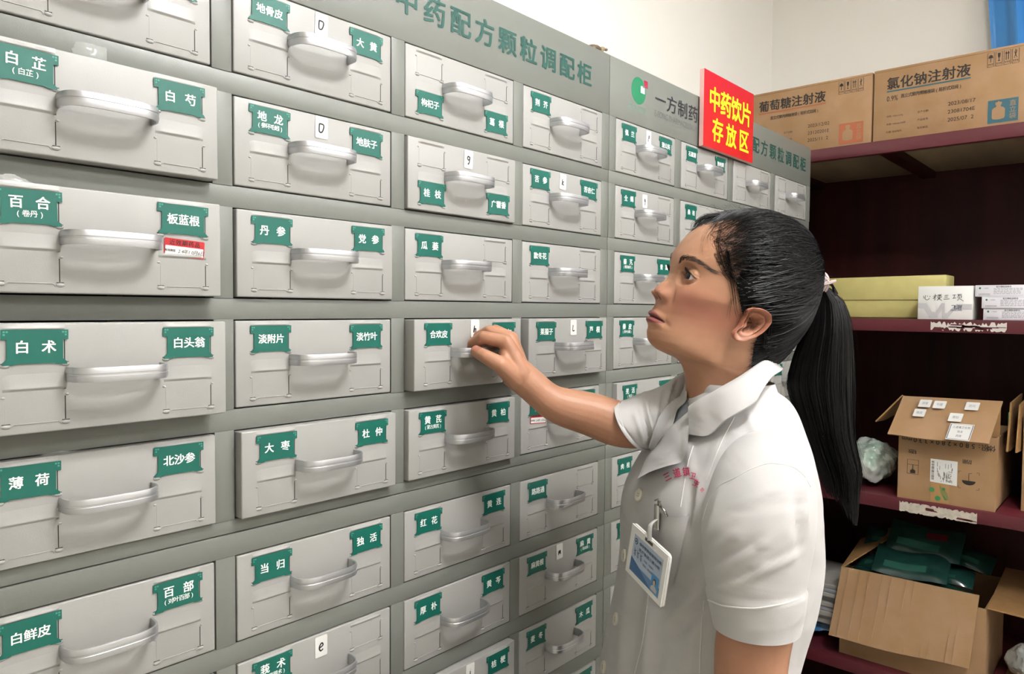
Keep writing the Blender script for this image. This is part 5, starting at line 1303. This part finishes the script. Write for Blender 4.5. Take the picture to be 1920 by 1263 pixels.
for i, j in patch:
    root = HP[i, j]+rng.normal(size=3)*.001; P = []; e_ = rng.uniform(.35, .8); wv = rng.normal()*.005
    for q in range(10):
        t_ = q/9*e_; P.append(on_skull((1-t_)*root+t_*TIE+hZ*wv*math.sin(math.pi*t_/e_), .0006+.0095*min(1, t_*3.5)))
    strand(P, .00032, .0002)
# fine hairs at the hairline
edge = np.argwhere((SD > -20) & (SD < 4) & (u > .012) & (l > -.05)); edge = edge[rng.choice(len(edge), min(420, len(edge)))]
for i, j in edge:
    root = HP[i, j]; tgt = Q(1500, 500, l[i, j]*.6); P = []; e_ = rng.uniform(.14, .36); wv = rng.normal()*.008
    for q in range(9):
        t_ = q/8*e_; p = (1-t_)*root+t_*tgt+hZ*(wv*math.sin(2.2*t_/e_)-.004*math.sin(math.pi*t_/e_)); P.append(on_skull(p, .0004+.005*t_))
    strand(P, .00018, .00007)
def wisp(pts, off, n, spread, r=.00028):
    for q in range(n):
        d1, d2 = rng.normal()*spread, rng.normal()*spread; k_ = rng.uniform(.7, 1.0)
        path = cat([(a+d1*(.3+.7*w_i/len(pts)), b+d2*(.3+.7*w_i/len(pts)), 0) for w_i, (a, b) in enumerate(pts)], 16)[:int(16*k_)]
        P = [drape(HB, a, b, off+rng.uniform(0, .0015)) for a, b, _ in path]; P = [p for p in P if p is not None]
        if len(P) > 3: strand(np.array(P), r, r*.4)
wisp([(1353, 430), (1349, 458), (1355, 485), (1367, 512), (1376, 535), (1380, 562), (1388, 592)], .0015, 9, 7, .0002)
wisp([(1364, 470), (1370, 505), (1381, 540), (1386, 575), (1396, 606)], .0025, 22, 9, .00025)
wisp([(1351, 420), (1345, 445), (1349, 470), (1362, 503)], .002, 6, 5, .00018)
wisp([(1346, 414), (1330, 425), (1318, 445), (1315, 470), (1318, 482)], .002, 5, 4, .00018)
wisp([(1347, 415), (1336, 430), (1326, 448), (1330, 470)], .002, 5, 4, .00018)
wisp([(1395, 575), (1402, 590), (1410, 605), (1412, 622)], .006, 5, 2.5, .0002)
wisp([(1372, 560), (1367, 585), (1365, 605)], .002, 4, 3, .00016)
for q in range(90):                                               # loose front hair on the far side of the forehead
    l_ = rng.uniform(-.05, -.012); a = rng.uniform(0, 1); sx, sy = 1352-16*a+rng.normal()*3, 400+7*a
    P = cat([Q(sx, sy, l_*.6), Q(1330-14*a+rng.normal()*2, 402+8*a+rng.normal()*2, l_), Q(1313-12*a+rng.normal()*3, 411+13*a+rng.normal()*3, l_*1.1), Q(1303-9*a+rng.normal()*3, 424+14*a+rng.normal()*4, l_*1.1)], 12)
    strand(P[:rng.randint(8, 13)], .00022, .0001)
for q in range(16):
    x0 = rng.uniform(1335, 1420); P = cat([Q(x0, 400, 0), Q(x0-8+rng.normal()*5, 391, 0), Q(x0-20+rng.normal()*9, 386+rng.normal()*4, 0), Q(x0-28+rng.normal()*9, 390+rng.normal()*6, 0)], 9); strand(P, .00013, .00007)
edge2 = np.argwhere((SD2 > -3) & (SD2 < 12) & (pxx > 1385) & (pyy > 585) & (pyy < 705) & (l > 0))
for i, j in edge2[rng.choice(len(edge2), min(900, len(edge2)))]:
    root = HP[i, j]+rng.normal(size=3)*.003; P = []
    for q in range(8):
        t_ = q/7*.45; P.append(on_skull((1-t_)*root+t_*TIE+hZ*.006*math.sin(3*t_), .0008+.0088*min(1, t_*3)))
    strand(P, .00008, .0005)
# nape tuft below the cap
for q in range(420):
    a = rng.uniform(0, 1); x0, y0 = 1425+75*a+rng.normal()*5, 600+rng.normal()*14; x1, y1 = 1432+52*a+rng.normal()*3, 674-12*a+rng.normal()*4; l_ = rng.uniform(-.045, .05)
    p0, p1 = Q(x0, y0, l_), Q(x1, y1, l_*.8); P = [on_skull((1-t_)*p0+t_*p1, .0065*(1-.5*t_)) for t_ in np.linspace(0, 1, 8)]; strand(P, .0007, .0003)
# ponytail
PT = [(540, 1527, 1556), (560, 1521, 1580), (611, 1508, 1597), (680, 1484, 1602), (720, 1477, 1602.5), (755, 1486, 1602), (803, 1503, 1601), (850, 1521, 1608), (890, 1538, 1616), (930, 1552, 1612), (965, 1566, 1612), (990, 1578, 1608)]
py2 = [t[0] for t in PT]
def pony_pt(a, b, v):
    """a in -1..1 across, b in -1..1 in depth, v 0..1 down"""
    y = 540+v*445; L_, R2_ = spl(py2, [t[1] for t in PT], [y])[0], spl(py2, [t[2] for t in PT], [y])[0]
    cx, hw = (L_+R2_)/2, (R2_-L_)/2
    dp = .012+.020*min(1, v*5)*(1-.5*v)
    return Q(cx+a*hw, y, b*dp)
rows = []
for i in range(44):
    v = i/43; taper = 1.0 if v < .62 else 1-.97*(v-.62)/.38
    rows.append([pony_pt(.92*taper*math.cos(q)*(1), .92*taper*math.sin(q), v*.97) for q in np.linspace(0, 2*math.pi, 28, endpoint=False)])
hair.grid(rows, 0, True)
for q in range(1700):
    ang = rng.uniform(0, 2*math.pi); rad = math.sqrt(rng.uniform(.45, 1.0)); a, b = rad*math.cos(ang), rad*math.sin(ang); e_ = (.86+.16*(a+1)/2)-.30*rng.uniform()**1.3; drift = rng.normal()*.16; P = []
    if a > .2: e_ = min(e_, 1.0)
    for i in range(15):
        v = i/14*e_; tp_ = 1-.15*float(sst(.80, 1.0, v)); P.append(pony_pt(np.clip(a+drift*v*v, -1.03, 1.03)*tp_, b*tp_, v))
    strand(P, rng.uniform(.0004, .0008), .00025)
for q in range(70):                                               # flyaways
    a = rng.choice([-1, 1]); v0 = rng.uniform(0, .7); P = []; w2 = rng.uniform(.05, .30)
    for i in range(8):
        t_ = i/7; P.append(pony_pt(a*(1+w2*t_*t_), rng.uniform(-.2, .2)*0+.3, min(1, v0+.25*t_)))
    strand(P, .00012, .00007)
for q in range(40):                                               # hair gathered into the tie: arch over the top
    a = rng.uniform(-1, 1); P = cat([Q(1524+a*3, 522+a*9, rng.normal()*.008), Q(1540, 520+a*10, rng.normal()*.010), Q(1560+a*4, 534+a*9, rng.normal()*.010), Q(1572-8*(a+1), 556+a*6, rng.normal()*.010)], 9); strand(P, .0009, .0004)
ho = hair.build('hair', M_HAIR, person, smooth=80)
# hair tie
ti = MB(); axd = Q(1552, 536)-Q(1515, 524); axd /= np.linalg.norm(axd); e1 = np.cross(axd, hL); e1 /= np.linalg.norm(e1); e2 = np.cross(axd, e1)
for k_, (o_, r_, tl) in enumerate(((-.004, .0160, .2), (0, .0165, .0), (.004, .0160, -.15), (.0075, .0150, .3))):
    c0 = Q(1531, 531)+axd*o_; P = [c0+r_*(math.cos(q)*e1+math.sin(q)*e2)+axd*.004*tl*math.cos(q) for q in np.linspace(0, 2*math.pi, 33)]; ti.tube(P, .0021, 8)
for pts in ([(1531, 533), (1545, 531), (1558, 528), (1567, 526)], [(1531, 537), (1546, 533), (1559, 530), (1567, 527)]):
    ti.tube(cat([Q(a, b, .018) for a, b in pts], 12), .0016, 7)
ti.ell(Q(1534, 534, .018), (axd*.005, e1*.005, e2*.005))
ti.build('hair_tie', mat('mauve_elastic', '#b3a09c', .7), person, smooth=60)
# brows and lashes
def headpt(l_, du, off): 
    p0 = O0+eU*du+hL*l_; h = HB.ray_cast(Vector(p0+eF*.08), Vector(-eF)); return (np.array(h[0])+eF*off) if h[0] is not None else p0
for s in (1, -1):
    br = MB()
    for q in range(150):
        t_ = rng.uniform(0, 1); l0_ = .0165+.039*t_; cu = ue+.0165+.0050*math.sin(math.pi*min(1, t_*.95))-.0050*t_**2+.004*(t_ > 2); w_i = .0042*(1-.65*t_)
        du = cu+rng.uniform(-1, 1)*w_i; ln_ = rng.uniform(.004, .008); P = []
        for i in range(5):
            a = i/4; P.append(headpt(s*(l0_+ln_*a*(.55+.4*t_)), du+ln_*a*(.75-1.0*t_), .0004+.0008*math.sin(math.pi*a)))
        br.tube(roll(P), np.linspace(.00026, .0001, 5), 3)
    br.build('eyebrow', mat('brow_hair', '#33261f', .7), person, smooth=60)
for s in (1, -1):
    ls_ = MB()
    for q in range(46):
        xr = -0.95+1.9*q/45; x = xr*.0140; y = .0051*(1-np.clip(abs(xr+.05), 0, 1)**2.3)-.0024*xr
        fz = fe+math.sqrt(max(0, (RB+.0006)**2-x*x-y*y)); p0 = O0+eF*fz+eU*(ue+y)+hL*s*(le+x); d0 = eF*.9+hL*s*xr*.7+eU*.15; d0 /= np.linalg.norm(d0)
        L_ = .0055+.0015*xr
        ls_.tube(roll([p0, p0+d0*L_*.5-eU*.0004, p0+d0*L_*.85+eU*.0012, p0+d0*L_+eU*.0030]), [.00030, .00024, .00016, .00008], 3)
    lid = []
    for q in range(24):
        xr = -0.97+1.94*q/23; x = xr*.0140; y = .0051*(1-np.clip(abs(xr+.05), 0, 1)**2.3)-.0024*xr; fz = fe+math.sqrt(max(0, (RB+.0010)**2-x*x-y*y)); lid.append(O0+eF*fz+eU*(ue+y)+hL*s*(le+x))
    ls_.tube(roll(lid), .00055, 5)
    ls_.build('eyelashes', mat('lash_black', '#120c0b', .5), person, smooth=60)
# ---- identity badge clipped to the pocket
bd = empty('id_badge', tuple(Q(1222, 1060, .13))); tag(bd, 'white framed identity badge clipped to the chest pocket of the white coat', 'badge')
def bplane(corn, zs_): return [dep(p[0], p[1], z) for p, z in zip(corn, zs_)]
hb_ = cast(CTB, 1220, 1060); zb_ = (np.array(hb_[0])-CAM)@cF
q_ = [np.array(cast(CTB, *p)[0]) for p in ((1205, 1000), (1248, 1050), (1236, 1110), (1195, 1060))]
zc_ = np.mean([(p-CAM)@cF for p in q_])
wB, hB = .100, .074
# the badge hangs with its long side receding from the camera
TLp, TRp = (1191, 978), (1261, 1041); BLp, BRp = (1177, 1068), (1244, 1138)
best = None
for za in np.linspace(zc_-.05, zc_+.06, 45):
    for dz_b in np.linspace(.0, .12, 49):
        a_, b2_ = dep(*TLp, za), dep(*TRp, za-dz_b)
        e_ = abs(np.linalg.norm(b2_-a_)-wB)*1+abs((b2_-a_)[2])*1.2+abs(za-(zc_+.005))*.15
        if best is None or e_ < best[0]: best = (e_, za, dz_b)
_, za, dz_b = best
TL_, TR_ = dep(*TLp, za), dep(*TRp, za-dz_b); BL_ = dep(*BLp, za+.004); BR_ = BL_+(TR_-TL_)
bu = (TR_-TL_); bw = np.linalg.norm(bu); bu = bu/bw; bv = (BL_-TL_); bh_ = np.linalg.norm(bv); bv /= bh_; bn = np.cross(bv, bu); bn = bn if bn@(CAM-TL_) > 0 else -bn
# stand just clear of the cloth
gap = max([0]+[((np.array(cast(CTB, *proj(TL_+bu*bw*a+bv*bh_*b)[:2])[0])-(TL_+bu*bw*a+bv*bh_*b))@bn) for a in (.05, .35, .65, .95) for b in (.05, .5, .95) if cast(CTB, *proj(TL_+bu*bw*a+bv*bh_*b)[:2])[0] is not None])
TL_ = TL_+bn*min(gap+.002, .06)*0
bf = lambda x, y, t=0.: TL_+bu*x*bw+bv*y*bh_+bn*(t)
fr_ = MB(); out = [(x, y) for x, y in rrect(0, 0, 1, 1, .07, 6)]
inn = [(.10, .16), (.10, .90), (.90, .90), (.90, .16)]
fr_.prism([(x, y) for x, y in out], lambda x, y, t: bf(x, y, t), .0030, 0)
for (xa, ya, xb, yb) in ((0.015, 0.02, .985, .16), (.015, .90, .985, .985), (.015, .16, .10, .90), (.90, .16, .985, .90)):
    fr_.prism([(xa, ya), (xb, ya), (xb, yb), (xa, yb)], lambda x, y, t: bf(x, y, .003+t), .0014, 0)
fr_.prism([(.40, .05), (.60, .05), (.60, .11), (.40, .11)], lambda x, y, t: bf(x, y, .0044+t), .0003, 1)
fr_.build('badge_frame', [mat('badge_white_plastic', '#eceae6', .3), mat('badge_slot', '#5b5a58', .6)], bd, smooth=40)
cd_ = MB(); quad = lambda xa, ya, xb, yb, t, m: cd_.add([bf(xa, ya, t), bf(xb, ya, t), bf(xb, yb, t), bf(xa, yb, t)], [(0, 1, 2, 3)], m)
quad(.10, .16, .90, .90, .0033, 0); quad(.10, .72, .90, .90, .0034, 1)
cd_.add([bf(.10, .62, .0035), bf(.30, .70, .0035), bf(.55, .82, .0035), bf(.70, .90, .0035), bf(.10, .90, .0035)], [(0, 1, 2, 3, 4)], 2)
cd_.prism([(.175+.045*math.cos(q), .285+.060*math.sin(q)) for q in np.linspace(0, 2*math.pi, 20)[:-1]], lambda x, y, t: bf(x, y, .0035+t), .0001, 3)
cd_.prism([(.175+.032*math.cos(q), .285+.043*math.sin(q)) for q in np.linspace(0, 2*math.pi, 20)[:-1]], lambda x, y, t: bf(x, y, .0037+t), .0001, 0)
cd_.prism([(.175+.016*math.cos(q), .285+.022*math.sin(q)) for q in np.linspace(0, 2*math.pi, 20)[:-1]], lambda x, y, t: bf(x, y, .0039+t), .0001, 3)
tf = lambda a, c: bf(a, -c, .0036)
cd_.text('保亭黎族苗族自治县', tf, .064, .56, -.275, bold=.006, m=3, pitch=.066); cd_.text('医疗集团三道分院', tf, .064, .55, -.385, bold=.006, m=3, pitch=.070)
for i_ in range(3):
    for st_ in ([(-.03, .03), (.03, .035)], [(0, .06), (-.02, -.05)], [(-.03, -.01), (.035, -.045)], [(.02, .02), (-.03, -.06)]): stroke(cd_, [(.185+.085*i_+p[0], .50+p[1]*1.3) for p in st_], .008, lambda a, c: bf(a, c, .0036), 3)
cd_.text('科室:中医科', tf, .046, .56, -.50, bold=0, m=3, pitch=.042); cd_.text('职务:执业医师', tf, .046, .57, -.59, bold=0, m=3, pitch=.042)
quad(.67, .56, .855, .86, .0037, 4)
cd_.add([bf(.69, .86, .0039), bf(.69, .80, .0039), bf(.735, .755, .0039), bf(.79, .755, .0039), bf(.835, .80, .0039), bf(.835, .86, .0039)], [tuple(range(6))], 5)
cd_.prism([(.7625+.032*math.cos(q), .685+.055*math.sin(q)) for q in np.linspace(0, 2*math.pi, 16)[:-1]], lambda x, y, t: bf(x, y, .0040+t), .0001, 7)
cd_.prism([(.7625+.025*math.cos(q), .70+.050*math.sin(q)) for q in np.linspace(0, 2*math.pi, 16)[:-1]], lambda x, y, t: bf(x, y, .0042+t), .0001, 6)
cd_.build('badge_card', [mat('card_pale_blue', '#b4c3d6', .25), mat('card_mid_blue', '#6f93bb', .25), mat('card_deep_blue', '#4c719c', .25), mat('card_ink', '#44546a', .5), mat('photo_blue', '#4e8fc4', .3), M_COAT, mat('photo_skin', '#d9a88c', .5), mat('photo_hair', '#1c1616', .5)], bd)
cl = MB(); top3 = bf(.5, .06, .004); clip_c = on(1232, 955, .010)
cl.tube(cat([top3, (top3+clip_c)/2+bn*.004, clip_c+np.array((0, 0, -.012))], 10), .0055, 8, flat=.25, up=bu); cl.build('clip_strap', mat('clear_strap', '#d9d9d5', .2, alpha=.75), bd, smooth=60)
cl = MB(); cn_ = np.array(CAM-clip_c); cn_ /= np.linalg.norm(cn_)
cl.tube([clip_c+np.array((0, 0, .006)), clip_c, clip_c+np.array((0, 0, -.024))], [.0052, .0056, .0052], 10, flat=.6, up=bu)
cl.tube(cat([on(1235, 940, .009), on(1240, 950, .012), on(1247, 960, .012), on(1251, 967, .008)], 8), .0018, 8); cl.ell(on(1235, 945, .012), (bu*.0042, hZ*.0042, cn_*.003)); cl.ell(on(1241, 952, .013), (bu*.003, hZ*.003, cn_*.003))
cl.tube([on(1228, 938, .010), on(1234, 936, .012), on(1238, 940, .012)], .0012, 6)
cl.build('metal_clip', mat('chrome', '#b9b7b2', .22, metal=1.0), bd, smooth=50)
bpy.data.objects.remove(_fo); bpy.data.curves.remove(_fc)
